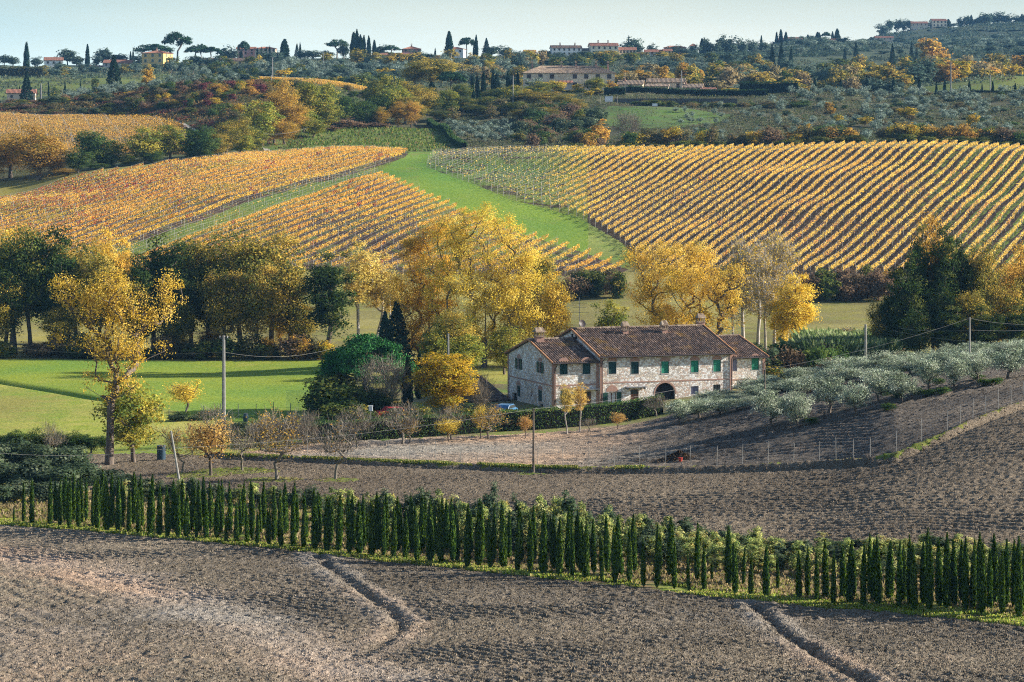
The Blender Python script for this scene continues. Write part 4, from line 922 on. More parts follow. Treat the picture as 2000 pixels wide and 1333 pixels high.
T('1591 152 8 1030;1642 155 7 1032;1693 152 8 1034;1745 152 7 1032;1796 157 9 1030;1784 168 3 1034;1829 160 5 1034;1845 156 7 1032;1875 167 4 1034;1893 159 7 1032;1918 164 4 1034;1939 159 6 1032;1983 163 5 1032', 'cypress_far', lab='slim dark cypress in the avenue beyond the olive slope', grp='cypress avenue beyond the olive slope')
# woods behind, right
WG = 'trees of the wood behind the second farm'
def sc2(kinds, x0, x1, Y0, Y1, n, h, w, lab, grp): scatter(kinds, x0, x1, (Y0, Y1), n, h, w, lab, grp, cat_='tree', parts=False)
sc2(['far_pale','far_pale','far_mixed','far_orange'], 1165, 1320, 1050, 1180, 24, (20, 42), (24, 40), '{} tree behind the second farmhouse', WG)
plant('far_orange', 1333, 124, 27, 1090, lab='round orange tree behind the right annex'); plant('far_orange', 1291, 130, 28, 1080, lab='orange tree behind the middle annex')
plant('far_orange', 1360, 138, 30, 1100, lab='dull red tree behind the right annex')
sc2(['far_mixed','far_mixed','far_green','far_blue','far_pale','far_mixed'], 1340, 1810, 1060, 1180, 66, (26, 58), (30, 48), '{} tree in the wood behind the second farm', WG)
sc2(['far_mixed','far_green','far_blue','far_blue'], 1400, 1820, 1240, 1420, 50, (20, 40), (24, 40), '{} tree in the farther wood', WG)
sc2(['far_yellow','far_orange','far_pale'], 1780, 1880, 1150, 1200, 9, (26, 52), (26, 38), '{} tree left of the grassy mound', WG)
sc2(['far_pale','far_yellow','far_mixed','far_orange','far_mixed'], 1790, 2050, 1270, 1400, 40, (24, 46), (28, 44), '{} tree behind the grassy mound', WG)
plant('far_orange', 1822, 76, 62, 1450, lab='tall orange tree crest above the right wood')
T('1508 88 14 1400;1526 86 16 1400;1545 92 12 1400;1743 86 14 1500;1672 82 11 1600;1650 92 7 1600;1780 82 10 1600;1790 88 8 1600', 'conifer', lab='dark pointed tree above the right wood', grp='pointed trees above the wood')
# orchard rows behind the second farm
for r in range(5):
    for c in range(26):
        Y = 1300+r*40; x = 1240+c*9.3+r*4.5-(r*2)
        if x < 1452: plant('olive_far', x, ypx(x, Y)-13, 10, Y, cat_='olive tree', lab='blue grey olive tree in the planted rows below the village', grp='olive rows below the village')
for c in range(12):
    x = 1050+c*8.5; plant('olive_far', x, ypx(x, 1440)-12, 10, 1440, cat_='olive tree', lab='blue grey olive tree in the row below the long white village houses', grp='olive rows below the village')
# middle slopes
def mid(kinds, x0, x1, Y0, Y1, n, h, w, lab): sc2(kinds, x0, x1, Y0, Y1, n, h, w, lab, 'trees on the middle slopes')
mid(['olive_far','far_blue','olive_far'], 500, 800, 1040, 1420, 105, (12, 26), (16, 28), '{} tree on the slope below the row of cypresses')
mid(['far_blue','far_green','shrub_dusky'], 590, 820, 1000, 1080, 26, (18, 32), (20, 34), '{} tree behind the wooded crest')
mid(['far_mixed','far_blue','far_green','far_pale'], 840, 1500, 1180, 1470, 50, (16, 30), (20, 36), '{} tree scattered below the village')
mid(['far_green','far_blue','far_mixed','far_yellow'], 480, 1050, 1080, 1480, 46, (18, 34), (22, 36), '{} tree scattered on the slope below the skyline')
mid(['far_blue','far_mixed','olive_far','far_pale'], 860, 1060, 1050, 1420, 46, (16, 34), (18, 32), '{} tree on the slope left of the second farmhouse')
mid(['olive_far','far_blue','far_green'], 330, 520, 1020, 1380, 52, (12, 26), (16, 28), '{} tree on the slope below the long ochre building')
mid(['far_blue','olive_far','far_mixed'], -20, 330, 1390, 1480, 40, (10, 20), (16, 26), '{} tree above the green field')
mid(['far_mixed','far_blue'], -10, 120, 1340, 1380, 10, (12, 18), (16, 24), '{} tree in the hedge of the green field')
mid(['far_green','far_blue','far_mixed'], 1040, 1500, 1500, 1560, 34, (8, 14), (18, 28), '{} tree in the hedge below the village')
mid(['far_green','far_blue'], 330, 480, 1380, 1420, 8, (18, 30), (24, 34), '{} tree beside the yellow villa')
plant('far_green', 428, 122, 44, 1300, lab='bright green tree in front of the ochre building')
# skyline
SK = 'trees on the skyline'
def sk(s, kind, **k): T(s, kind, lab='{} '+k.pop('what', 'tree')+' on the skyline', grp=SK, **k)
sk('345 64 56 1560;300 87 72 1585', 'stone_pine', what='stone pine')
sk('382 90 40 1560;412 92 36 1560;392 87 30 1575;476 81 22 1600;658 78 44 1590;765 89 34 1570;912 74 30 1620;1658 90 20 1900', 'stone_pine', what='stone pine')
sk('52 84 12 1500;171 87 9 1560;332 98 10 1545;556 77 18 1560;552 82 10 1550;691 64 14 1560;697 59 11 1570;704 69 12 1560;711 70 9 1570;720 71 9 1580;731 79 9 1570;877 62 15 1560;930 69 8 1600;255 101 5 1560;586 84 5 1650;503 94 4 1600;511 92 4 1600;520 92 4 1600;527 90 4 1600;850 94 4 1620;925 90 4 1620', 'cypress_far', what='cypress')
sk('950 75 16 1590;471 98 10 1560;260 96 7 1570;580 86 12 1620', 'conifer', what='fir')
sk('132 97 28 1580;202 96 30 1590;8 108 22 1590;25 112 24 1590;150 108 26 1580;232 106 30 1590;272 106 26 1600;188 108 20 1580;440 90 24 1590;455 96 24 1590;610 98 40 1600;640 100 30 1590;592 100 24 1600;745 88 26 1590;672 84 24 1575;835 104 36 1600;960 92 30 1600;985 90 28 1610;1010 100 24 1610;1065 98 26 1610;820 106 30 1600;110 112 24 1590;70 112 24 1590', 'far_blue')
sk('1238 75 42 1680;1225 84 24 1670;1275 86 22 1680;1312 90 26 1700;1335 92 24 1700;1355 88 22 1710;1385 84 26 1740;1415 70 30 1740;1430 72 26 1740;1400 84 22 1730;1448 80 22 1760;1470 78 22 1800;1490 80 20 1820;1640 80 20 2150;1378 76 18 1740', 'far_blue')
sk('1228 70 4 1680;1371 76 12 1740;1449 78 5 1760;1487 70 6 1900;1517 63 6 2150;1525 58 9 2150;1535 63 8 2150;1597 63 10 2150;1626 62 6 2150;1635 57 12 2150;1649 90 8 1900;1605 94 6 1800', 'cypress_far', what='cypress')
sk('1613 63 18 2160', 'stone_pine', what='stone pine'); sk('1578 68 14 2160;1600 64 12 2160', 'conifer', what='fir')
def hz(s, kind, what='tree'): T(s, kind, lab='{} '+what+' on the far blue ridge', grp='trees on the far ridge')
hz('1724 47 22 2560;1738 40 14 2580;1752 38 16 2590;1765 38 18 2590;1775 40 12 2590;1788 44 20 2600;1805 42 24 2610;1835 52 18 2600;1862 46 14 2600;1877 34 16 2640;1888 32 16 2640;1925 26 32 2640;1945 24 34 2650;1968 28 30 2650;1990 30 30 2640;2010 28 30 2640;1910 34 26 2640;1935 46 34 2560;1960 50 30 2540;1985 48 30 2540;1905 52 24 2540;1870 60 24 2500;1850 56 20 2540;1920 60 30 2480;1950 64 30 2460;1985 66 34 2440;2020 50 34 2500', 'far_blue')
hz('1852 38 12 2620;1897 30 9 2640;1814 58 7 2540;1996 28 8 2650', 'cypress_far', 'cypress')
sc2(['far_blue','olive_far'], 1480, 2040, 1650, 2300, 110, (7, 16), (14, 26), '{} tree on the blue hillside', 'trees on the far hillside')
sc2(['olive_far'], 1560, 2040, 1950, 2350, 50, (5, 9), (12, 20), 'silvery olive tree on the blue hillside', 'trees on the far hillside')

# ------------------------------------------------------------------ vine rows
def vinerows(poly, t, sp, dens, colf, lab, grp, ymin, ymax, cmin, cmax, twig=True):
    c = cmin; k = 0
    while c < cmax:
        Ys = np.arange(ymin, ymax, .5); X = t*Ys+c; xb = 1000+F*X/Ys
        ins = inpoly(xb, Ys, poly) & (xb > -150) & (xb < 2240)
        idx = np.nonzero(ins)[0]
        runs = np.split(idx, np.nonzero(np.diff(idx) > 2)[0]+1) if len(idx) else []
        for run in runs:
            if len(run) < 12: continue
            y0, y1 = Ys[run[0]], Ys[run[-1]]; Ln = (y1-y0)*math.sqrt(1+t*t)
            u = nrm(np.array([t, 1.0])); nrmv = np.array([u[1], -u[0]])
            n = int(Ln*32)
            s = rng.random(n)*(y1-y0)+y0; Xc = t*s+c; bx = 1000+F*Xc/s; zg = hxY(bx, s); yp = 305-zg*F/s
            D = dens(bx, yp, s, Xc, k)*np.clip(1.9*vn(Xc*.45+c*3, s*.45, 7)+.62, 0, 1)
            keep = rng.random(n) < D; s = s[keep]; Xc = Xc[keep]; zg = zg[keep]; bx = bx[keep]; yp = yp[keep]; m = len(s)
            o = empty('vine_row', (t*y0+c, y0, float(hxY(1000+F*(t*y0+c)/y0, y0))))
            og = np.array(o.location)
            tag(o, None, 'vine row', grp); REG.append([o, 1000+F*(t*(y0+y1)/2+c)/((y0+y1)/2), (y0+y1)/2, lab, 100, None])
            if m > 5:
                lat = rng.normal(size=m)*.14; top = 1.66+.28*vn(Xc*.8, s*.8, 3)
                zz = .95+(top-.95)*rng.random(m)**.8
                C = np.stack([Xc+nrmv[0]*lat, s+nrmv[1]*lat, zg+zz], 1)-og
                V, Q = leaves(C, .31*(.6+.8*rng.random(m)), .8)
                mobj('foliage', npmesh('vine_foliage', V, Q, VINE, col=np.repeat(colf(bx, yp, s, Xc, m), 4, 0)), o)
            ps = np.arange(y0, y1+.1, 5.6); px = t*ps+c; pz = hxY(1000+F*px/ps, ps)
            B = np.stack([px, ps, pz], 1)-og
            E_ = [(b-[0,0,.2], b+[0,0,2.1], .045, .045) for b in B]
            for hh in (.8, 1.5, 2.0): E_ += [(B[i]+[0,0,hh], B[i+1]+[0,0,hh], .012, .012) for i in range(len(B)-1)]
            mobj('trellis', npmesh('trellis', *tubes(E_, 4), POST), o)
            ts = np.arange(y0+.4, y1, .95); tx = t*ts+c; tz = hxY(1000+F*tx/ts, ts)
            B = np.stack([tx, ts, tz], 1)-og; E_ = [(b-[0,0,.1], b+[rng.normal()*.04, rng.normal()*.04, .85], .035, .025) for b in B]
            for b in B[::1]:
                E_.append((b+[0,0,.8], b+[u[0]*.6, u[1]*.6, .95], .02, .01)); E_.append((b+[0,0,.8], b+[-u[0]*.5, -u[1]*.5, 1.1], .018, .01))
            mobj('vine_stocks', npmesh('vine_stocks', *tubes(E_, 3), BARK), o)['kind'] = 'stuff'
        c += sp*math.sqrt(1+t*t); k += 1
POST = plain('grey_post', (.30,.29,.27), .8)
def dens1(bx, yp, s, X, k):
    d = np.interp(bx, [830, 1060, 1150], [.05, .09, .85])
    far_ = np.clip((430-yp)/150, 0, 1); d = d*np.where(bx > 1150, .72+.28*far_, 1)
    sparse = (bx > 1180) & (bx < 1480) & (yp > 360) & (yp < 440)
    d = np.where(sparse, d*.75, d)
    return d*np.interp(bx, [1500, 1850], [1, .82])
def col1(bx, yp, s, X, m):
    c = pick([((.86,.58,.12),6),((.92,.68,.20),3),((.70,.45,.10),1)], m, rng)
    gr = (rng.random(m) < np.interp(bx, [830,1100,1200], [.45,.25,.03]))
    c = np.where(gr[:, None], pick([((.16,.22,.06),1),((.3,.33,.1),1)], m, rng), c)
    pinkish = (vn(X/7, s/7, 19) > .8) & (yp > 340)
    c = np.where((pinkish & (rng.random(m) < .3))[:, None], np.array([.55,.25,.12]), c)
    return c*np.exp(rng.normal(size=(m, 1))*.16)
vinerows(V1, RT, 2.65, dens1, col1, 'golden vine row on the right hand vineyard slope', 'vine rows of the right vineyard', 505, 725, -300, 120)
RT2 = .42
def cc_(x, y): p = P(x, y, 500); return p[0]-RT2*p[1]
BARE = (cc_(500, 402)+cc_(600, 378))/2
def dens2(bx, yp, s, X, k):
    c = X-RT2*s; d = np.full(len(s), 1.0)
    d = np.where(np.abs(c-BARE) < 5.6, .05, d)
    low = (bx > 600) & (yp > 430) & (bx < 1120); d = np.where(low, .35+.5*vn(X/6, s/9, 29), d)
    return d
def col2(bx, yp, s, X, m):
    c = pick([((.84,.52,.10),6),((.90,.62,.16),3),((.66,.38,.08),1.5)], m, rng)
    red = np.clip((430-bx)/350, 0, 1)*np.clip((470-yp)/90, 0, 1)*.75*(vn(X/9, s/9, 39) > .3)
    red = np.maximum(red, (vn(X/4, s/4, 49) > .86)*.7*(bx < 760))
    rr = rng.random(m) < red
    c = np.where(rr[:, None], pick([((.42,.10,.07),3),((.55,.22,.10),3),((.28,.06,.06),1)], m, rng), c)
    gr = (rng.random(m) < .12+.25*(vn(X/12, s/12, 59) > .6)*(bx < 560))
    c = np.where(gr[:, None], pick([((.28,.28,.06),1),((.4,.36,.08),1)], m, rng), c)
    return c*np.exp(rng.normal(size=(m, 1))*.18)
vinerows(V2, RT2, 3.5, dens2, col2, 'amber vine row on the left hand vineyard slope', 'vine rows of the left vineyard', 535, 730, -440, -180)
def dens3(bx, yp, s, X, k): return np.full(len(s), .85)*np.where(vn(X/14, s/14, 69) > .25, 1, .5)
def col3(bx, yp, s, X, m):
    c = pick([((.78,.48,.09),5),((.62,.38,.08),3),((.34,.27,.07),1.5),((.16,.16,.05),1)], m, rng)
    return c*np.exp(rng.normal(size=(m, 1))*.2)
vinerows(V3, 1.1, 3.1, dens3, col3, 'rusty vine row of the upper left vineyard', 'vine rows of the upper left vineyard', 722, 866, -1130, -880)
# vines on the wooded crest and on the far hill
V4 = rp([(505,'Y',925),(600,'Y',915),(720,'Y',915),(720,'Y',945),(600,'Y',950),(505,'Y',948)])
vinerows(V4, 3.0, 3.0, lambda bx, yp, s, X, k: np.full(len(s), .9), col2, 'orange vine row on the wooded crest', 'vine rows on the crest', 910, 950, -3100, -2750)

# ------------------------------------------------------------------ grass tufts
def tufts(name, x0, x1, Y0f, Y1f, n, s, pal, lab=None, thr=.3, kind='stuff', wd=.35):
    x = rng.random(n)*(x1-x0)+x0; a = Y0f(x); b = Y1f(x); Y = a+(b-a)*rng.random(n)
    X = (x-1000)*Y/F; keep = vn(X/1.7, Y/1.7, 88) > thr; x = x[keep]; Y = Y[keep]; X = X[keep]; n = len(x)
    z = hxY(x, Y); h = s*(.5+rng.random(n))
    db_ = Y-FN(x); z = z+np.where((x > 400) & (np.abs(db_) < 3), .35*np.exp(-((db_+.3)/1.0)**2), 0)
    an = rng.random(n)*6.28; dx = np.cos(an)*h*wd; dy = np.sin(an)*h*wd; lx = rng.normal(size=n)*h*.35; ly = rng.normal(size=n)*h*.35
    V = np.stack([np.stack([X-dx, Y-dy, z-.05], 1), np.stack([X+dx, Y+dy, z-.05], 1), np.stack([X+lx+dx*.5, Y+ly+dy*.5, z+h], 1), np.stack([X+lx-dx*.5, Y+ly-dy*.5, z+h*.9], 1)], 1).reshape(-1, 3)
    k = vn(X/5, Y/5, 99)[:, None]; c = pick(pal, n, rng)*np.exp(rng.normal(size=(n, 1))*.25)*(.75+.5*k)
    tag(mobj(name, npmesh(name, V, np.arange(4*n).reshape(-1, 4), LEAF, col=np.repeat(c, 4, 0))), lab, 'grass', kind=kind)
tufts('verge_grass', -30, 2030, lambda x: E1(x)-.3, lambda x: E1(x)+4, 45000, .15, [((.20,.28,.05),4),((.36,.38,.08),3),((.42,.36,.14),2)], 'green and yellow grass tufts under the row of cypresses', .25)
tufts('dry_grass', -30, 2030, lambda x: E1(x)+2, lambda x: E2(x), 60000, .22, [((.34,.27,.14),4),((.25,.20,.10),3),((.22,.24,.06),2),((.42,.34,.2),1)], 'dry straw coloured grass between the nursery trees', .3)
tufts('bank_grass_tufts', 440, 1270, lambda x: FN(x)-1.0, lambda x: FN(x)+.6, 12000, .13, [((.10,.16,.03),4),((.24,.25,.06),3),((.40,.34,.12),2.5)], 'grass on the low bank along the garden fence', .35)
tufts('pasture_tufts', 560, 880, lambda x: x*0+736, lambda x: x*0+832, 9000, .5, [((.09,.14,.03),4),((.16,.2,.05),3),((.25,.17,.07),1)], 'rough grass on the pasture above the left vineyard', .3)
tufts('reeds', 1585, 1745, lambda x: 340+(x-1585)*.02, lambda x: x*0+378, 26000, 2.9, [((.13,.2,.07),4),((.26,.34,.13),3),((.42,.46,.24),2)], 'tall green reeds beside the stream behind the house', .0, wd=.03)

def scrub(name, lab, x0, x1, y0, y1, n, s, pal, poly=None, thr=.2):
    x = rng.random(n)*(x1-x0)+x0; Y = y0+(y1-y0)*rng.random(n); X = (x-1000)*Y/F
    keep = (vn(X/(s*9), Y/(s*14), 188) > thr)
    if poly is not None: keep &= inpoly(x, Y, poly)
    for pp in (V1, V2, V3, LANE, GREEN, LAWN): keep &= ~(inpoly(x, Y, pp) & ((rng.random(n) < .9) | (pp is not LAWN and pp is not GREEN)))
    keep &= np.abs(Y-np.interp(x, [p[0] for p in ROAD], [p[1] for p in ROAD])) > 3
    x = x[keep]; Y = Y[keep]; X = X[keep]; n = len(x); k = (vn(X/(s*10), Y/(s*10), 189)*len(pal)*.999).astype(int)
    h = s*(.4+vn(X/(s*3), Y/(s*3), 190))*rng.random(n); C = np.stack([X, Y, hxY(x, Y)+h], 1)
    V, Q = leaves(C, s*(.5+.6*rng.random(n)), .7); c = np.array([p[0] for p in pal])[k]*.6+pick(pal, n, rng)*.4
    tag(mobj(name, npmesh(name, V, Q, LEAF, col=np.repeat(c*np.exp(rng.normal(size=(n, 1))*.3), 4, 0))), lab, 'scrub', kind='stuff')
scrub('hillside_scrub', 'brown and maroon heath covering the shaggy hillside', -40, 600, 745, 935, 90000, .75, [((.10,.075,.04),3),((.17,.055,.05),2),((.09,.10,.04),3),((.26,.17,.06),2),((.06,.07,.035),3),((.34,.22,.07),1)])
scrub('slope_scrub', 'grey green scrub and weeds among the olives above the right vineyard', 860, 2060, 735, 1010, 150000, .6, [((.09,.11,.055),3),((.14,.15,.08),3),((.07,.10,.04),3),((.17,.14,.09),2),((.20,.21,.12),1)], thr=.3)
scrub('middle_scrub', 'bluish green scrub on the middle slopes below the skyline', -60, 2060, 1010, 1560, 120000, 1.3, [((.05,.08,.05),3),((.09,.12,.08),3),((.12,.14,.09),2),((.16,.13,.07),1)], thr=.45)
scrub('far_scrub', 'bluish vegetation on the far ridge', 1380, 2060, 1600, 2760, 70000, 2.4, [((.04,.07,.05),3),((.07,.10,.07),3),((.11,.13,.09),2)], thr=.4)
# ------------------------------------------------------------------ building materials
def stonemat(name, cols, mortar, sc=2.6, tint=None):
    m, nt, out = nmat(name); tc = nt.nodes.new('ShaderNodeTexCoord').outputs['Object']
    v = mapping(nt, tc, (1, 1, 1.5))
    vo = nt.nodes.new('ShaderNodeTexVoronoi'); vo.inputs['Scale'].default_value = sc; nt.links.new(v, vo.inputs['Vector'])
    sep = nt.nodes.new('ShaderNodeSeparateColor'); nt.links.new(vo.outputs['Color'], sep.inputs[0])
    c = ramp(nt, sep.outputs[0], [(i/(len(cols)-1)*.95, k) for i, k in enumerate(cols)], 'CONSTANT')
    vd = nt.nodes.new('ShaderNodeTexVoronoi'); vd.feature = 'DISTANCE_TO_EDGE'; vd.inputs['Scale'].default_value = sc; nt.links.new(v, vd.inputs['Vector'])
    e = ramp(nt, vd.outputs['Distance'], [(.03, (0,0,0)), (.10, (1,1,1))])
    big = noise(nt, tc, .35, 4)
    c = mix(nt, mix(nt, mortar, c, e), ramp(nt, big, [(.35, (.95,.90,.86)), (.65, (1.15,1.15,1.15))]), 1.0, 'MULTIPLY')
    pbsdf(nt, out, c, .9, e, .5, .05); return m
STONE = stonemat('rubble_stone', [(.50,.45,.40),(.76,.75,.74),(.56,.42,.35),(.88,.88,.88),(.66,.58,.48),(.42,.38,.36),(.80,.80,.80),(.62,.48,.40)], (.60,.54,.50), 3.9)
STONE2 = stonemat('warm_stone', [(.62,.52,.38),(.74,.64,.48),(.52,.44,.33),(.82,.72,.56),(.64,.50,.37)], (.60,.51,.38), 3)
def brickmat(name, a, b, mo):
    m, nt, out = nmat(name); tc = nt.nodes.new('ShaderNodeTexCoord').outputs['Object']
    br = nt.nodes.new('ShaderNodeTexBrick'); br.inputs['Scale'].default_value = 4.5
    br.inputs['Color1'].default_value = (*a, 1); br.inputs['Color2'].default_value = (*b, 1); br.inputs['Mortar'].default_value = (*mo, 1)
    nt.links.new(mapping(nt, tc, (1, 1, 1), (R(90), 0, 0)), br.inputs['Vector']); pbsdf(nt, out, br.outputs[0], .9); return m
BRICK = brickmat('pink_brick', (.46,.25,.19), (.36,.20,.16), (.40,.32,.27))
def tilemat(name, cols, lich=.0):
    m, nt, out = nmat(name); tc = nt.nodes.new('ShaderNodeTexCoord').outputs['Object']
    v = mapping(nt, tc, (3.6, 2.3, 2.3)); vo = nt.nodes.new('ShaderNodeTexVoronoi'); vo.inputs['Scale'].default_value = 1; nt.links.new(v, vo.inputs['Vector'])
    sep = nt.nodes.new('ShaderNodeSeparateColor'); nt.links.new(vo.outputs['Color'], sep.inputs[0])
    c = ramp(nt, sep.outputs[1], [(0, cols[0]), (.4, cols[1]), (.8, cols[2]), (1, cols[3])])
    c = mix(nt, c, (.42,.24,.05), mathn(nt, 'MULTIPLY', ramp(nt, noise(nt, tc, .45, 5), [(.56, (0,0,0)), (.70, (1,1,1))]), lich))
    pbsdf(nt, out, c, .9); return m
TILE = tilemat('dark_roof_tiles', [(.06,.042,.035),(.11,.075,.06),(.18,.12,.09),(.30,.21,.16)], .55)
TILE2 = tilemat('weathered_roof_tiles', [(.14,.10,.075),(.22,.16,.12),(.30,.23,.17),(.42,.34,.26)], .2)
TILER = tilemat('red_roof_tiles', [(.20,.09,.06),(.28,.12,.08),(.33,.16,.11),(.38,.21,.15)], .1)
VERGE = plain('orange_verge_tiles', (.42,.20,.09), .9, var=.35, sc=2)
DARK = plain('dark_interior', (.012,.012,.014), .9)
SHG = plain('dark_teal_paint', (.010,.055,.060), .55); SHB = plain('bright_green_paint', (.03,.27,.17), .6); SHV = plain('faded_blue_paint', (.16,.17,.26), .6)
SHO = plain('open_shutter_paint', (.012,.06,.045), .5); WOOD = plain('brown_wood', (.20,.09,.05), .6); IRON = plain('grey_iron', (.10,.11,.12), .5, metal=.3)
CURT = plain('white_curtain', (.6,.6,.62), .9); SILL = plain('pale_stone_sill', (.50,.46,.42), .85); GUT = plain('dark_copper', (.06,.045,.045), .5)
GLASS = plain('dark_glass', (.03,.04,.05), .15, .6); CONC = plain('concrete', (.24,.235,.23), .9, var=.2); LEAD = plain('grey_sheet_metal', (.20,.22,.25), .45, metal=.4)

def wallface(mb, p0, ux, Lw, z0, z1, ops, inn, m=0):
    """wall with reveals; ux along wall (2-vector), inn inward normal; ops = (x0,x1,z0,z1)"""
    X_ = sorted({0, Lw, *[v for o in ops for v in o[:2]]}); Z_ = sorted({z0, z1, *[v for o in ops for v in o[2:4]]})
    pt = lambda a, z, d=0: (p0[0]+ux[0]*a+inn[0]*d, p0[1]+ux[1]*a+inn[1]*d, z)
    for i in range(len(X_)-1):
        for j in range(len(Z_)-1):
            cx = (X_[i]+X_[i+1])/2; cz = (Z_[j]+Z_[j+1])/2
            if any(o[0] < cx < o[1] and o[2] < cz < o[3] for o in ops): continue
            mb.add([pt(X_[i], Z_[j]), pt(X_[i+1], Z_[j]), pt(X_[i+1], Z_[j+1]), pt(X_[i], Z_[j+1])], [(0,1,2,3)], m)
    for a0, a1, b0, b1 in [o[:4] for o in ops]:
        D = .3
        mb.add([pt(a0,b0), pt(a1,b0), pt(a1,b1), pt(a0,b1), pt(a0,b0,D), pt(a1,b0,D), pt(a1,b1,D), pt(a0,b1,D)],
               [(0,4,5,1),(1,5,6,2),(2,6,7,3),(3,7,4,0)], m)
def obox(mb, p0, ux, inn, a0, a1, d0, d1, z0, z1, m=0):
    pt = lambda a, d, z: (p0[0]+ux[0]*a+inn[0]*d, p0[1]+ux[1]*a+inn[1]*d, z)
    return mb.add([pt(a0,d0,z0),pt(a1,d0,z0),pt(a1,d1,z0),pt(a0,d1,z0),pt(a0,d0,z1),pt(a1,d0,z1),pt(a1,d1,z1),pt(a0,d1,z1)],
           [(0,3,2,1),(4,5,6,7),(0,1,5,4),(1,2,6,5),(2,3,7,6),(3,0,4,7)], m)
def tiled(mb, a, b, c, d, per=.30, amp=.08, m=0, thick=.12):
    """corrugated roof plane: a-b eave line, d-c ridge line (a under d)"""
    a, b, c, d = [np.array(p, float) for p in (a, b, c, d)]
    L = max(np.linalg.norm(b-a), np.linalg.norm(c-d)); n = max(2, int(L/per))*4; rows = max(2, int(np.linalg.norm(d-a)/.42))
    nn = np.cross(b-a, d-a); nn /= np.linalg.norm(nn); o = len(mb.v)
    for j in range(rows+1):
        t = j/rows
        for i in range(n+1):
            s = i/n; p = (a*(1-s)+b*s)*(1-t)+(d*(1-s)+c*s)*t
            w = [0, .8, 1, .8][i % 4]
            mb.v.append(tuple(p+nn*(amp*w*1.4+(.02 if j % 2 else 0))))
    for j in range(rows):
        for i in range(n):
            k = o+j*(n+1)+i; mb.f.append([k, k+1, k+n+2, k+n+1]); mb.m.append(m)
    mb.add([a-nn*thick, b-nn*thick, c-nn*thick, d-nn*thick], [(0,3,2,1)], m)
    mb.add([a-nn*thick, b-nn*thick, b+nn*.02, a+nn*.02], [(0,1,2,3)], m)
    mb.add([b-nn*thick, c-nn*thick, c+nn*.02, b+nn*.02], [(0,1,2,3)], m); mb.add([d-nn*thick, a-nn*thick, a+nn*.02, d+nn*.02], [(0,1,2,3)], m)
def chimney(par, x, y, zb, zt, s=.6, mat=BRICK, cap=TILE2):
    c = MB(); c.box(x-s/2, x+s/2, y-s/2, y+s/2, zb, zt); o = c.build('chimney', mat, par)
    k = MB(); k.box(x-s*.62, x+s*.62, y-s*.62, y+s*.62, zt, zt+.1)
    for sx in (-1, 1):
        for sy in (-1, 1): k.box(x+sx*s*.42-.07, x+sx*s*.42+.07, y+sy*s*.42-.07, y+sy*s*.42+.07, zt+.1, zt+.55)
    k.add([(x-s*.7,y-s*.7,zt+.55),(x+s*.7,y-s*.7,zt+.55),(x+s*.7,y+s*.7,zt+.55),(x-s*.7,y+s*.7,zt+.55),(x-s*.5,y,zt+1.1),(x+s*.5,y,zt+1.1)],
          [(0,3,2,1),(0,1,5,4),(2,3,4,5),(1,2,5),(3,0,4)])
    k.build('chimney_cap', cap, o); return o
# ------------------------------------------------------------------ the stone farmhouse
A20 = R(20)
hx, hy, hz_ = G(1080, 300); hz_ = -30.0
HOUSE = empty('stone_farmhouse', (hx, hy, hz_), A20)
tag(HOUSE, 'long stone farmhouse with tiled roofs and green shutters, beside the olive grove', 'farmhouse')
def px2a(px, y0=0.0):
    """picture column on the front plane -> distance along the facade"""
    u = (px-1000)/F; ca, sa = math.cos(A20), math.sin(A20); ox, oy = hx-y0*sa, hy+y0*ca
    return (u*oy-ox)/(ca-u*sa)
def zat(py, a, y0=0.0):
    Yd = hy+a*math.sin(A20)+y0*math.cos(A20); return (305-py)/F*Yd-hz_
WL0, WL1, MR, RR = 0.0, px2a(1170), px2a(1428), px2a(1498)
blocks = [  # x0 x1 y0 y1 eave ridge
    (WL0, WL1, 0.0, 15.5, 5.75, 7.85), (WL1, MR, -.35, 17.6, 6.35, 8.95), (MR, RR, .5, 16.5, 5.7, 7.6)]
ux, inn = (1.0, 0.0), (0.0, 1.0)
def op(px, py, w, h, y0):
    a = px2a(px, y0); z = zat(py, a, y0); return (a-w/2, a+w/2, z-h/2, z+h/2)
front = {0: [('t', 1101, 720), ('t', 1145.5, 719)], 1: [('t',1196,719),('t',1240,719),('b',1299,718),('b',1357,716.5),('b',1400.5,715)], 2: [('v',1432.5,713.5),('b2',1475,711.5)]}
wallmb = MB(); items = []
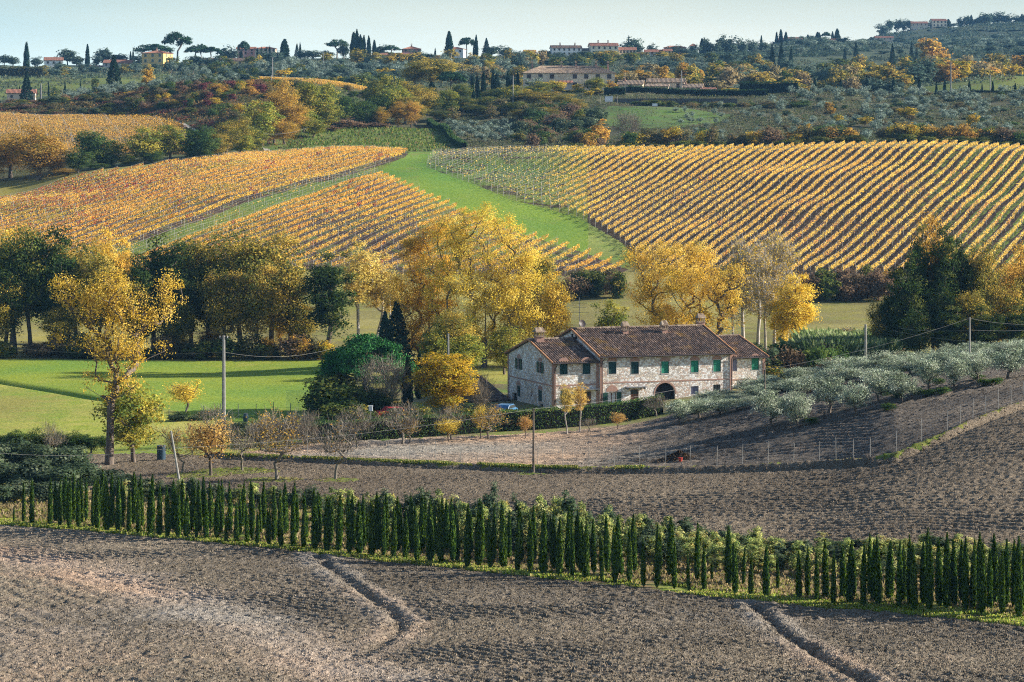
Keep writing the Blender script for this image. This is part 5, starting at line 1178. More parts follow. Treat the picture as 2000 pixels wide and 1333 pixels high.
for bi, (x0, x1, y0, y1, ze, zr) in enumerate(blocks):
    ops = []
    for kind, px, py in front[bi]:
        o = op(px, py, .98, 1.42, y0); ops.append(o); items.append((kind, o, y0, (1, 0), (0, 1), (0, y0)))
    if bi == 0:
        o = op(1104, 768, 1.1, 1.5, y0); o = (o[0], o[1], 1.0, 2.6); ops.append(o); items.append(('g', o, y0, (1,0), (0,1), (0,y0)))
        o = op(1147, 776, 1.05, 2, y0); o = (o[0], o[1], 0.0, 2.25); ops.append(o); items.append(('d', o, y0, (1,0), (0,1), (0,y0)))
    if bi == 1:
        for k, px, w, z0, z1 in (('c',1195.5,1.15,.75,2.1),('d',1239.5,1.05,0,2.35),('a',1299,2.6,0,3.0),('s',1357,1.0,1.5,2.5),('i',1400,.95,1.2,2.6)):
            a = px2a(px, y0); o = (a-w/2, a+w/2, z0, z1); ops.append(o); items.append((k, o, y0, (1,0), (0,1), (0,y0)))
    if bi == 2:
        a = px2a(1435, y0); o = (a-.5, a+.5, 0, 2.2); ops.append(o); items.append(('d', o, y0, (1,0), (0,1), (0,y0)))
    wallface(wallmb, (0, y0), ux, 0, 0, 0, [], inn)
    ops2 = [(o[0]-x0, o[1]-x0, o[2], o[3]) for o in ops]
    wallface(wallmb, (x0, y0), ux, x1-x0, -1.5, ze, ops2, inn)
    wallmb.add([(x0,y1,-1.5),(x1,y1,-1.5),(x1,y1,ze),(x0,y1,ze)], [(0,3,2,1)])
    yc = (y0+y1)/2
    if bi != 0:
        wallmb.add([(x0,y0,-1.5),(x0,y1,-1.5),(x0,y1,ze),(x0,yc,zr-.05),(x0,y0,ze)], [(0,1,2,3,4)])
    wallmb.add([(x1,y0,-1.5),(x1,y1,-1.5),(x1,y1,ze),(x1,yc,zr-.05),(x1,y0,ze)], [(4,3,2,1,0)])
# left gable (in shade)
yc0 = 7.75
def gy(px):
    u = (px-1000)/F; ca, sa = math.cos(A20), math.sin(A20); return (hx-u*hy)/(sa+u*ca)
gops = []
for k, px, py, w, h in (('o',1013.5,711,.85,1.3),('o',1055.5,718,.85,1.3),('g',1013,764,1.0,1.3),('g',1055,773,1.0,1.3),('s',1038.5,769,.5,.6)):
    y = gy(px); z = (305-py)/F*(hy+y*math.cos(A20))-hz_; w_ = w*(1.25 if k != 's' else 1)
    o = (15.5-y-w_/2, 15.5-y+w_/2, z-h/2, z+h/2); gops.append(o); items.append((k, o, None, (0,-1), (1,0), (0,15.5)))
for px, w, h in ((1005, 1.8, 2.0), (1057, 1.2, 1.5)):
    y = gy(px); o = (15.5-y-w/2, 15.5-y+w/2, -1.2, h-.9); gops.append(o); items.append(('x', o, None, (0,-1), (1,0), (0,15.5)))
wallface(wallmb, (0, 15.5), (0, -1), 15.5, -1.5, 5.75, gops, (1, 0))
wallmb.add([(0,15.5,5.75),(0,0,5.75),(0,7.75,7.8)], [(0,1,2)])
# arch spandrels
for k, o, y0, u_, i_, p_ in items:
    if k == 'a':
        a0, a1, b0, b1 = o; r = (a1-a0)/2; cx = (a0+a1)/2; n = 12
        for s in (-1, 1):
            arc = [(cx+s*r*math.cos(t), y0, b1-r+r*math.sin(t)) for t in [i*math.pi/2/n for i in range(n+1)]]
            arc2 = [(p[0], y0+.3, p[2]) for p in arc]
            wallmb.add([(cx+s*r, y0, b1)]+arc, [tuple(range(n+2)) if s > 0 else tuple(reversed(range(n+2)))])
            wallmb.add(arc+arc2, [(i, i+1, n+2+i, n+1+i) for i in range(n)])
wallmb.build('wall', STONE, HOUSE)
# interior darkness: an inner core well behind the openings
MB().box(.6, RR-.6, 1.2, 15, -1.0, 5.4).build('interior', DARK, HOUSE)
trim = MB()
for k, o, y0, u_, i_, p_ in items:
    a0, a1, b0, b1 = o; b = lambda mb, x0, x1, d0, d1, z0, z1, m=0: obox(mb, p_, u_, i_, x0, x1, d0, d1, z0, z1, m)
    mid_ = (a0+a1)/2
    if k in 'tbvgo' or k == 'b2':
        mat = {'t': SHG, 'b': SHB, 'b2': SHB, 'v': SHV, 'g': SHG, 'o': SHO}[k]
        f = MB(); b(f, a0-.06, a1+.06, -.03, .10, b0-.10, b0-.0); b(f, a0-.05, a0, -.02, .1, b0, b1); b(f, a1, a1+.05, -.02, .1, b0, b1); b(f, a0-.05, a1+.05, -.02, .1, b1, b1+.05)
        fo = f.build('window', SILL, HOUSE)
        if k == 'o':
            g = MB(); b(g, a0+.05, a1-.05, .2, .24, b0+.02, b1-.02); g.build('pane', GLASS, fo)
            g = MB(); b(g, mid_-.04, mid_+.04, .16, .2, b0, b1); b(g, a0, a0+.08, .16, .2, b0, b1); b(g, a1-.08, a1, .16, .2, b0, b1); g.build('casement', WOOD, fo)
            for s in (-1, 1):
                g = MB(); x_ = a0-.55 if s < 0 else a1+.02; b(g, x_, x_+.53, -.09, -.04, b0, b1); g.build('shutter', mat, fo)
        else:
            for s in (0, 1):
                g = MB(); x_ = a0+.01 if s == 0 else mid_+.01; w_ = (a1-a0)/2-.02
                b(g, x_, x_+w_, .10, .14, b0+.01, b1-.01)
                for q in range(11): zq = b0+.06+q*(b1-b0-.12)/11; b(g, x_+.05, x_+w_-.05, .085, .10, zq, zq+.05)
                g.build('shutter', mat, fo)
    elif k == 's':
        g = MB(); b(g, a0, a1, .2, .24, b0, b1); b(g, mid_-.03, mid_+.03, .17, .2, b0, b1); g.build('window', SHV if y0 is not None else GLASS, HOUSE)
    elif k == 'i':
        g = MB(); b(g, a0, a1, .2, .23, b0, b1); go = g.build('window', GLASS, HOUSE); g = MB()
        for q in range(5): x_ = a0+(q+.5)*(a1-a0)/5; b(g, x_-.015, x_+.015, .02, .05, b0, b1)
        for q in range(4): z_ = b0+(q+.5)*(b1-b0)/4; b(g, a0, a1, .055, .08, z_-.015, z_+.015)
        g.build('window_bars', IRON, go)
    elif k == 'c':
        g = MB(); b(g, a0, a1, .22, .25, b0, b1); go = g.build('window', WOOD, HOUSE)
        for s in (-1, 1):
            c_ = mid_+s*.27; g = MB(); b(g, c_-.2, c_+.2, .19, .215, b0+.08, b1-.08); g.build('curtained_pane', CURT, go)
            x_ = a0-.58 if s < 0 else a1+.03; g = MB(); b(g, x_, x_+.55, -.1, -.05, b0, b1); g.build('shutter', SHO, go)
    elif k == 'd':
        g = MB(); b(g, a0, a1, .2, .26, b0, b1); go = g.build('door', WOOD, HOUSE)
        g = MB(); b(g, a0+.1, a1-.1, .16, .195, b1-.55, b1-.1); g.build('transom', GLASS, go)
        g = MB(); b(g, a1-.18, a1-.12, .12, .198, 1.0, 1.12); g.build('handle', IRON, go)
        if y0 < .4: g = MB(); b(g, a0-.75, a1+.75, -.85, -.02, b1+.28, b1+.34); b(g, a0-.6, a0-.55, -.7, -.02, b1+.05, b1+.275); b(g, a1+.55, a1+.6, -.7, -.02, b1+.05, b1+.275); g.build('canopy', LEAD, HOUSE)
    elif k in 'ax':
        g = MB(); b(g, a0, a1, .31, .36, b0, b1); g.build('archway' if k == 'a' else 'cellar_opening', DARK, HOUSE)  # near-black panel behind the reveal, paints in the shade inside the opening
    # relieving arches / lintels in brick
    if k in 'tbvgoc' or k in ('b2', 'a'):
        r = (a1-a0)/2+.02; cx = mid_; zc = b1+.06 if k != 'a' else b1-(a1-a0)/2; rise = .32 if k not in 'ac' else (r if k == 'a' else .6); n = 12
        oi, oo = [], []
        for i in range(n+1):
            t = math.pi*i/n; oi.append((cx+r*math.cos(t), zc+rise*math.sin(t)*(1 if k == 'a' else .05)))
            oo.append((cx+(r+.16)*math.cos(t), zc+(rise+.18)*math.sin(t)))
        P3 = lambda q, d: (p_[0]+u_[0]*q[0]+i_[0]*d, p_[1]+u_[1]*q[0]+i_[1]*d, q[1])
        vs = [P3(q, -.025) for q in oi]+[P3(q, -.025) for q in oo]+[P3(q, .02) for q in oo]
        trim.add(vs, [(i, i+1, n+2+i, n+1+i) for i in range(n)]+[(n+1+i, n+2+i, 2*n+3+i, 2*n+2+i) for i in range(n)])
for (x0, x1, y0, y1, ze, zr), zs in zip(blocks, (3.0, 3.15, 2.95)):
    trim.box(x0+.36, x1-.36, y0-.03, y0+.02, zs, zs+.14)
    trim.box(x0-.0, x0+.35, y0-.04, y0+.02, -.5, ze-.02); trim.box(x1-.35, x1+.0, y0-.045, y0+.02, -.5, ze-.02)
trim.box(-.03, .02, .3, 15.2, 2.95, 3.1); trim.box(-.045, .02, -.02, .3, -1.4, 5.7); trim.box(-.045, .02, 15.2, 15.52, -1.4, 5.7)
trim.build('brick_trim', BRICK, HOUSE)
rf = MB(); vg = MB(); gt = MB(); rd = MB()
for bi, (x0, x1, y0, y1, ze, zr) in enumerate(blocks):
    ov = .45; yc = (y0+y1)/2; sl = (zr-ze)/(yc-y0); zf = ze-ov*sl+.08
    xa = x0-(.25 if bi < 2 else -.02); xb = x1+(.25 if bi > 0 else -.02)
    tiled(rf, (xa, y0-ov, zf), (xb, y0-ov, zf), (xb, yc, zr+.08), (xa, yc, zr+.08))
    tiled(rf, (xb, y1+ov, zf), (xa, y1+ov, zf), (xa, yc, zr+.08), (xb, yc, zr+.08))
    for x_ in ([xa] if bi == 0 else [xa, xb] if bi == 1 else [xb]):
        for (ya, za, yb_, zb_) in ((y0-ov, zf, yc, zr+.08), (y1+ov, zf, yc, zr+.08)):
            vg.tube([(x_, ya, za+.07), (x_, yb_, zb_+.07)], .13, 7)
    rd.tube([(xa, yc, zr+.14), (xb, yc, zr+.14)], .15, 7)
    gt.tube([(xa+.05, y0-ov-.08, zf-.02), (xb-.05, y0-ov-.08, zf-.02)], .085, 7)
ROOF = rf.build('roof', TILE, HOUSE); vg.build('verge_tiles', VERGE, ROOF); rd.build('ridge_tiles', TILE2, ROOF); gt.build('gutter', GUT, HOUSE)
for x_, y_, zt in ((.22, -.12, 5.6), (WL1+.2, -.5, 6.2), (MR-.15, -.5, 6.2), (RR-.2, .38, 5.5)):
    MB().tube([(x_+.15, y_-.35, zt-.1), (x_, y_, zt-.55), (x_, y_, 0)], .06, 6).build('downpipe', GUT, HOUSE)
for px, yy, zt in ((1043, 7.4, 8.6),):
    chimney(HOUSE, .9, 7.0, 7.0, 8.35, .95)
chimney(HOUSE, px2a(1243, 3.0), 6.6, 7.6, 8.85, .68); chimney(HOUSE, px2a(1320, 3.0), 6.6, 7.6, 8.85, .68); chimney(HOUSE, px2a(1375, 10), 11.0, 7.8, 9.3, .8)
for y_ in (8.6, 7.3): MB().box(WL1-.03, WL1+.0, y_-.28, y_+.28, 7.9, 8.45).build('vent', DARK, HOUSE)
# aerial with dish on the left end of the main ridge
AE = empty('television_aerial', (0, 0, 0)); ca, sa = math.cos(A20), math.sin(A20)
lx, ly = WL1+.9, 8.6; AE.location = (hx+lx*ca-ly*sa, hy+lx*sa+ly*ca, hz_+8.95); tag(AE, 'tall aerial mast with a dark satellite dish on the farmhouse ridge', 'aerial')
MB().tube([(0,0,-.4),(0,0,3.9)], .04, 6).build('mast', IRON, AE)
m_ = MB()
for z, n, w in ((3.2, 3, .9), (2.7, 5, .8), (2.1, 3, 1.1)):
    m_.tube([(-w, 0, z), (w, 0, z)], .025, 4)
    for i in range(n): x_ = -w+2*w*(i+.5)/n; m_.tube([(x_, -.35, z), (x_, .35, z)], .018, 4)
m_.build('antenna_elements', IRON, AE)
ds = MB(); n = 16; c0 = np.array([.35, -.25, .75]); d_ = nrm(np.array([.5, -.8, .35])); a_ = nrm(np.cross(d_, (0,0,1.))); b_ = np.cross(a_, d_)
rings = [[c0-d_*.12]]+[[c0-d_*(.12-.12*(r/.48)**2)+r*(math.cos(t)*a_+math.sin(t)*b_) for t in [k*2*math.pi/n for k in range(n)]] for r in (.24, .48)]
ds.add([rings[0][0]]+rings[1]+rings[2], [(0, 1+i, 1+(i+1) % n) for i in range(n)]+[(1+i, 1+n+i, 1+n+(i+1) % n, 1+(i+1) % n) for i in range(n)])
dm = ds.build('satellite_dish', GUT, AE); md = dm.modifiers.new('s', 'SOLIDIFY'); md.thickness = .03
MB().tube([(0,0,.7), tuple(c0-d_*.1)], .03, 5).build('dish_arm', IRON, dm)
# shed at left of the house
def pxworld(px, Y): return ((px-1000)*Y/F, Y)

# ------------------------------------------------------------------ general buildings
PAL = dict(dgrey=plain('dark_field_stone', (.09,.085,.08), .95, var=.4), cream=plain('cream_plaster', (.80,.70,.52), .9), ochre=plain('ochre_plaster', (.74,.50,.20), .9), yellow=plain('yellow_plaster', (.70,.48,.18), .9), white=plain('white_plaster', (.84,.82,.78), .9),
           pink=plain('pink_plaster', (.55,.27,.24), .9), grey=plain('grey_plaster', (.50,.46,.42), .9), tan=plain('tan_plaster', (.60,.49,.37), .9), stone=STONE2)
SH = plain('brown_shutter', (.07,.05,.045), .7); SHGR = plain('grey_green_shutter', (.10,.14,.12), .7)
def building(label, x0, x1, Y, eave, wall, roof, depth, rot=0, rise=1.6, hip=False, rows=2, cols=4, wh=(1.0, 1.4), chim=(), name='house', base=None, sh=SH, side=True, zr=None, ov=.5, mono=False, cats='house', skip=()):
    rr = R(rot); cx = ((x0+x1)/2-1000)*Y/F; W = (x1-x0)*Y/F/max(.2, math.cos(rr)); ze = (305-eave)/F*Y
    gz = float(min(hxY(x0, Y), hxY(x1, Y), hxY((x0+x1)/2, Y))) if base is None else (305-base)/F*Y
    o = empty(name, (cx, Y, gz), rr); tag(o, label, cats); h = ze-gz; w = W/2; b = -2.5
    m = MB(); m.box(-w, w, 0, depth, b, h); 
    e = ov; yc = depth/2; rf = MB(); a = rise
    if hip:
        k = min(w*.9, yc)
        tiled(rf, (-w-e,-e,h-.05), (w+e,-e,h-.05), (w-k+.01,yc,h+a), (-w+k-.01,yc,h+a), .5, .09); tiled(rf, (w+e,depth+e,h-.05), (-w-e,depth+e,h-.05), (-w+k-.01,yc,h+a), (w-k+.01,yc,h+a), .5, .09)
        tiled(rf, (w+e,-e,h-.05), (w+e,depth+e,h-.05), (w-k,yc+.01,h+a), (w-k,yc,h+a), .5, .09); tiled(rf, (-w-e,depth+e,h-.05), (-w-e,-e,h-.05), (-w+k,yc,h+a), (-w+k,yc+.01,h+a), .5, .09)
    elif mono:
        tiled(rf, (-w-e,-e,h-.05), (w+e,-e,h-.05), (w+e,depth,h+a), (-w-e,depth,h+a), .5, .09)
        m.add([(-w,0,h),(-w,depth,h),(-w,depth,h+a)], [(0,1,2)]); m.add([(w,0,h),(w,depth,h),(w,depth,h+a)], [(0,2,1)]); m.add([(-w,depth,h),(w,depth,h),(w,depth,h+a),(-w,depth,h+a)], [(0,3,2,1)])
    else:
        sl = a/yc; z0 = h-e*sl+.06
        tiled(rf, (-w-e,-e,z0), (w+e,-e,z0), (w+e,yc,h+a+.06), (-w-e,yc,h+a+.06), .5, .09); tiled(rf, (w+e,depth+e,z0), (-w-e,depth+e,z0), (-w-e,yc,h+a+.06), (w+e,yc,h+a+.06), .5, .09)
        m.add([(-w,0,h),(-w,depth,h),(-w,yc,h+a)], [(0,1,2)]); m.add([(w,0,h),(w,depth,h),(w,yc,h+a)], [(0,2,1)])
    m.build('wall', PAL[wall], o); ro = rf.build('roof', roof, o)
    if chim: 
        for c_ in chim: chimney(ro, c_*W-w, yc*.8, h, h+a+.7, .7)
    fl = min(h/rows, 3.2) if rows else 3
    for r in range(rows):
        for c_ in range(cols):
            if (r, c_) in skip: continue
            x_ = -w+W*(c_+.5)/cols; z_ = h-fl*(r+.5)-wh[1]*.35
            if z_ < .15: continue
            f = MB(); f.box(x_-wh[0]/2-.08, x_+wh[0]/2+.08, -.06, -.01, z_-.08, z_+wh[1]+.08); fo = f.build('window', SILL, o)
            g = MB(); g.box(x_-wh[0]/2, x_+wh[0]/2, -.10, -.065, z_, z_+wh[1]); g.box(x_-.03, x_+.03, -.13, -.105, z_, z_+wh[1]); g.build('shutter', sh, fo)
    if side and rows:
        for sx in ((1,) if rot <= 0 else (-1, 1)):
            for r in range(rows):
                for y_ in ([depth*.3, depth*.7] if depth > 7 else [depth*.5]):
                    z_ = h-fl*(r+.5)-wh[1]*.35
                    if z_ < .15: continue
                    g = MB(); xa, xb = sorted((sx*(w+.01), sx*(w+.07))); g.box(xa, xb, y_-wh[0]/2, y_+wh[0]/2, z_, z_+wh[1]); g.build('window', sh, o)
    return o
# shed beside the farmhouse
building('low shed with a broad brown tiled roof behind the twiggy bushes', 922, 988, 311, 783, 'stone', TILE, 11, 20, 2.2, rows=0, name='shed', base=806, mono=True, cats='shed')
# second farmhouse group
building('long two storey stone farmhouse with a pale hipped tile roof on the terrace', 1022, 1201, 1000, 143, 'stone', TILE2, 14, 0, 3.0, True, 2, 8, (1.6,1.7), (.1,.42,.58,.80,.93), 'farmhouse', 190, skip=((0,3),(1,0),(1,1)), cats='farmhouse')
building('small stone annex with a pale tile roof right of the second farmhouse', 1207, 1254, 985, 165, 'stone', TILE2, 8, -8, 1.6, False, 2, 1, (1.3,1.5), (.25,), 'stone_annex', 192, cats='outbuilding')
building('long low stone outbuilding under the higher tile roof on the terrace', 1264, 1336, 1010, 161, 'stone', TILE2, 8, -5, 1.5, False, 1, 3, (1.2,1.6), (), 'stone_outbuilding', 186, cats='outbuilding')
building('low stone lean-to in front of the long outbuilding', 1262, 1305, 1000, 169, 'stone', TILE2, 7, -5, 1.0, False, 1, 3, (1,1.2), (), 'lean_to', 184, mono=True, cats='outbuilding')
building('small gabled stone cottage at the right end of the terrace', 1334, 1370, 1005, 171, 'stone', TILE2, 7, -10, 1.4, False, 1, 1, (1.2,1.2), (.1,), 'cottage', 184, cats='outbuilding')
building('open tiled porch at the far right end of the terrace', 1370, 1398, 1000, 175, 'tan', TILER, 5, 0, .8, False, 0, 0, name='porch', base=184, mono=True, cats='porch')
building('small red tiled canopy before the second farmhouse front', 1093, 1117, 992, 162, 'grey', TILER, 4, 0, .9, rows=0, name='porch', base=176, mono=True, cats='porch')
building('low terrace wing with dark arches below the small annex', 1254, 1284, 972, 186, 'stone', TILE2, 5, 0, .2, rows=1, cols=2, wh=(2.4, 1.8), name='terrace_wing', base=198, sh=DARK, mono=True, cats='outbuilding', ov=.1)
# village and scattered houses on the skyline
building('yellow three storey villa with a hipped roof on the left skyline', 276, 320, 1500, 104, 'yellow', TILER, 13, -18, 1.7, True, 3, 3, (1.4,1.7), (.5,), 'villa', 139, SHGR, cats='villa')
building('white house with a red roof at the left end of the skyline', 88, 122, 1560, 118, 'white', TILER, 9, 12, 1.9, False, 1, 3, (1.1,1.3), (), 'house', 131)
building('low house with a bright red roof beside the fir', 178, 202, 1500, 133, 'white', TILER, 8, 20, 1.5, False, 1, 1, name='house', base=140)
building('grey stone house behind the fir tree', 202, 256, 1500, 123, 'grey', TILER, 9, 0, 1.8, False, 2, 5, (1,1.3), (), 'house', 140)
building('long ochre building with a grey tile roof on the skyline', 390, 512, 1490, 119, 'ochre', TILE, 10, 0, 1.6, False, 1, 7, (1.3,1.6), (), 'long_building', 133)
building('square apartment house behind the thin cypresses', 498, 538, 1640, 95, 'tan', TILER, 10, 0, 1.2, True, 3, 5, (1.1,1.3), (), 'apartment_house', 119, cats='house')
building('small reddish house between the umbrella pines', 462, 498, 1640, 96, 'pink', TILER, 9, 0, 1.4, False, 2, 3, name='house', base=108)
building('pink house with a hipped roof and aerial on the skyline', 788, 822, 1600, 96, 'pink', TILER, 10, 8, 1.7, True, 2, 4, (1.1,1.3), (.5,), 'house', 112)
building('low pale house below the pink house', 742, 812, 1560, 108, 'cream', TILER, 9, 0, 1.4, False, 2, 6, (1,1.3), (), 'house', 124)
building('white bungalow with a shallow roof beside the tall cypress', 868, 905, 1640, 96, 'white', TILER, 9, -8, 1.3, True, 1, 3, (1.3,1.3), (), 'bungalow', 110, cats='house')
building('small red roofed house left of the village', 1023, 1046, 1640, 102, 'pink', TILER, 8, 0, 1.4, False, 1, 2, (1,1.2), (), 'house', 112)
building('white three storey house row at the left of the village', 1078, 1136, 1600, 94, 'white', TILE, 10, 6, 1.7, False, 3, 6, (1,1.3), (.3,.8), 'village_house', 117)
building('low cream house joining the two tall village houses', 1137, 1156, 1605, 99, 'cream', TILE, 9, 0, 1.5, False, 2, 2, (1,1.3), (), 'village_house', 117)
building('tallest yellowish house in the village', 1154, 1208, 1600, 90, 'cream', TILER, 12, 6, 2.0, False, 3, 5, (1.1,1.5), (.3,.66), 'village_house', 117)
building('brownish house right of the tallest village house', 1209, 1242, 1605, 98, 'tan', TILER, 10, 0, 1.8, False, 2, 5, (1.1,1.5), (), 'village_house', 115)
building('low grey house in the middle of the village', 1242, 1260, 1608, 106, 'grey', TILE, 9, 0, 1.3, False, 1, 3, (1,1.2), (), 'village_house', 115)
building('long low grey house near the right end of the village', 1260, 1296, 1605, 102, 'grey', TILER, 9, 0, 1.6, False, 2, 4, (1,1.3), (), 'village_house', 115)
building('small yellow house closing the village at the right', 1296, 1312, 1604, 100, 'ochre', TILER, 8, 0, 1.3, False, 2, 2, (1,1.3), (), 'village_house', 115)
building('flat roofed long house behind the trees right of the village', 1298, 1340, 1720, 93, 'pink', TILER, 9, 0, 1.2, True, 1, 4, name='house', base=104)
building('pinkish house between trees right of the village', 1348, 1361, 1750, 90, 'white', TILER, 8, 0, 1.6, True, 2, 2, name='house', base=102)
building('pale house with a red roof below the pointed cypresses', 1540, 1568, 2150, 77, 'cream', TILER, 10, 6, 1.9, False, 1, 4, (1.2,1.5), (), 'house', 86)
building('reddish house left of the pale one on the far hill', 1518, 1540, 2155, 79, 'pink', TILER, 9, 6, 1.8, False, 1, 2, name='house', base=86)
building('long pink house under the umbrella pine', 1606, 1637, 2140, 80, 'pink', TILER, 10, 0, 1.8, False, 1, 4, (1.2,1.5), (), 'house', 90)
building('pale house with a red roof on top of the far ridge', 1821, 1850, 2600, 41, 'cream', TILER, 12, 6, 2.2, False, 2, 4, (1.5,1.8), (), 'house', 54)
building('low long house on the far ridge left of the pale one', 1780, 1812, 2580, 46, 'tan', TILER, 10, 0, 2.0, False, 1, 4, name='house', base=57)
building('house hidden among trees on the right far ridge', 1958, 1982, 2500, 58, 'pink', TILER, 10, 0, 2.0, False, 2, 3, name='house', base=72)
building('low reddish shed roof on the blue hillside', 1710, 1745, 2300, 74, 'tan', TILER, 8, 0, 1.3, False, 1, 3, name='shed', base=80, cats='shed')
building('small stone barn with a blue door beside the dark fir', 14, 68, 1080, 182, 'tan', TILER, 9, 8, 1.6, False, 1, 3, (1,1.2), (), 'stone_barn', 203, cats='barn')
building('grey stone tower remains on the olive terrace', 1608, 1622, 1015, 188, 'grey', TILE, 3, 0, .3, rows=0, name='stone_hut', base=204, mono=True, ov=.1, cats='hut')
building('long dark flat roofed shelter on the olive terrace', 1598, 1652, 1018, 187.5, 'grey', TILER, 4, 0, .3, rows=0, name='shelter', base=192, mono=True, ov=.3, cats='shelter')

# terrace wall and hedges of the second farm
def wallrun(label, pts, Y, h, mat, name='retaining_wall', cat_='wall', th=.5):
    a = [G(x, Y) for x in pts]; base = min(p[2] for p in a)
    o = MB().box(a[0][0], a[-1][0], Y, Y+th, base-1.5, max(p[2] for p in a)+h).build(name, mat, None); tag(o, label, cat_)
wallrun('dark stone retaining wall below the second farmhouse garden', [1200, 1440], 920, 1.5, PAL['dgrey'])
wallrun('long low terrace wall behind the brown olive slope', [1500, 2040], 1006, .5, PAL['dgrey'])
def hedge(label, pts, w, h, pal, s, dens, topv=.15, Yl=None, name='hedge'):
    """leafy hedge following world points"""
    Cs = []; core = MB()
    P_ = [np.array(p) for p in pts]
    for a, b in zip(P_[:-1], P_[1:]):
        L = np.linalg.norm((b-a)[:2]); n = int(L*dens*(2*h+w)); d = nrm((b-a)[:2]); q = np.array([-d[1], d[0]])
        t = rng.random(n); f = rng.random(n)*(2*h+w); lat = np.where(f < h, -w/2, np.where(f < 2*h, w/2, (f-2*h)-w/2)); z = np.where(f < h, f, np.where(f < 2*h, f-h, h))
        X = a[0]+(b[0]-a[0])*t+q[0]*lat+rng.normal(size=n)*.1; Y = a[1]+(b[1]-a[1])*t+q[1]*lat+rng.normal(size=n)*.1
        zg = H(X, Y); Cs.append(np.stack([X, Y, zg+z*(1+(vn(X*1.5, Y*1.5, 5)-.5)*topv)+rng.normal(size=n)*.08], 1))
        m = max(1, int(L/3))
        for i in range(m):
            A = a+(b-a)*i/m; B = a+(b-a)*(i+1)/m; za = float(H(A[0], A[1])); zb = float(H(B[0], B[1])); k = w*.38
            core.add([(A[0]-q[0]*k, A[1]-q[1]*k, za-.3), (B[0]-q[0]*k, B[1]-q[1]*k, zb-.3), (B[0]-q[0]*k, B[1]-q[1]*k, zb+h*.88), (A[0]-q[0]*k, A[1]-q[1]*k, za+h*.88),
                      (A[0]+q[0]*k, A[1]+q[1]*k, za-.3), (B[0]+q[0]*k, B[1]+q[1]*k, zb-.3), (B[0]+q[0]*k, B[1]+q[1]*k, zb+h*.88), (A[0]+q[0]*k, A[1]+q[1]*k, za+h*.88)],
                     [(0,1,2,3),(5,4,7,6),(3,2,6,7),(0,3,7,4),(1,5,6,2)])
    C = np.concatenate(Cs); V, Q = leaves(C, s*(.6+.8*rng.random(len(C))), .55, (1, (0,0,.4)))
    c = pick(pal, len(C), rng)*np.exp(rng.normal(size=(len(C), 1))*.25)
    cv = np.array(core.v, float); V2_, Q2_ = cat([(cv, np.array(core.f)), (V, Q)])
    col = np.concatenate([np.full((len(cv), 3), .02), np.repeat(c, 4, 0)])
    tag(mobj(name, npmesh(name, V2_, Q2_, LEAF, col=col)), label, 'hedge')
hedge('tall clipped laurel hedge in front of the farmhouse', [G(x, Y) for x, Y in ((592,262),(700,264),(850,268),(960,272),(1060,274),(1150,277),(1290,283))], 1.3, 2.1, [((.05,.10,.03),4),((.10,.17,.05),3),((.16,.23,.07),1)], .17, 55, .1)
hedge('low clipped hedge right below the house front', [G(x, Y) for x, Y in ((1160,288),(1230,291),(1290,293))], 1.1, 1.2, [((.04,.09,.03),4),((.09,.15,.05),2)], .16, 60)
hedge('clipped garden hedge along the terrace of the second farmhouse', [G(x, 962) for x in (1222, 1300, 1400, 1500)], 1.8, 2.4, [((.03,.06,.025),4),((.05,.09,.03),2)], .5, 7)
hedge('short dark hedge below the small annex', [G(x, 945) for x in (1180, 1221)], 1.8, 3.0, [((.03,.07,.03),4),((.05,.1,.04),2)], .5, 8)
hedge('high dark hedge at the right end of the terrace', [G(x, 975) for x in (1445, 1500, 1558)], 2.5, 4.6, [((.02,.05,.02),4),((.04,.08,.03),2)], .6, 7)
hedge('dark hedge along the terrace wall behind the brown olive slope', [G(x, 1008) for x in (1650, 1800, 2040)], 1.2, 1.5, [((.03,.05,.03),4),((.06,.08,.04),2)], .5, 6)
hedge('long narrow hedge running down beside the small olive grove', [G(x, Y) for x, Y in ((838,850),(862,815),(885,780),(907,752))], 1.6, 2.2, [((.05,.10,.03),4),((.10,.16,.05),3)], .45, 9)
hedge('dense hedge along the green field below the skyline', [G(x, Y) for x, Y in ((-20,1335),(60,1340),(84,1342))], 3, 5, [((.08,.09,.04),4),((.14,.13,.06),3)], .8, 4)

# ------------------------------------------------------------------ poles, wires, fences
def pole(label, x, yt, Y=None, yb=None, r=.12, mat=CONC, lean=0, arm=False, ymin=140, ins=False):
    if Y is None: Y = hitY(x, yb, ymin)
    X, _, Z = G(x, Y); h = (305-yt)/F*Y-Z
    o = empty('utility_pole', (X, Y, Z)); tag(o, label, 'utility pole')
    MB().tube([(lean, 0, -.5), (0, 0, h)], [r, r*.62], 8).build('shaft', mat, o)
    if arm:
        MB().box(-.45, .45, -.04, .04, h-.32, h-.22).build('crossarm', IRON, o)
        for s in (-.4, .4): MB().tube([(s,0,h-.22),(s,0,h-.02)], .05, 6).build('insulator', CURT, o)
    return (X, Y, Z+h)
p1 = pole('slanting thin grey pole between the fruit trees and the cypresses', 334, 842, 206, r=.11, mat=POST, lean=1.0)
p2 = pole('brown pole standing on a grass patch in the tilled field', 1042, 799, yb=925, r=.12, mat=BARK, ymin=190)
p3 = pole('thin dark pole among the olive trees right of the house', 1494, 722, 251, r=.09, mat=BARK)
p4 = pole('dark pole behind the olive grove near the right edge', 1894, 620, 262, r=.11, mat=POST)
p5 = pole('thick concrete pole standing on the green meadow', 437, 656, 268, r=.23, arm=True)
p6 = pole('concrete pole rising behind the golden tree', 875.5, 652, 330, r=.17)
p7 = pole('pale concrete pole behind the olive grove', 1690.5, 634, 292, r=.21)
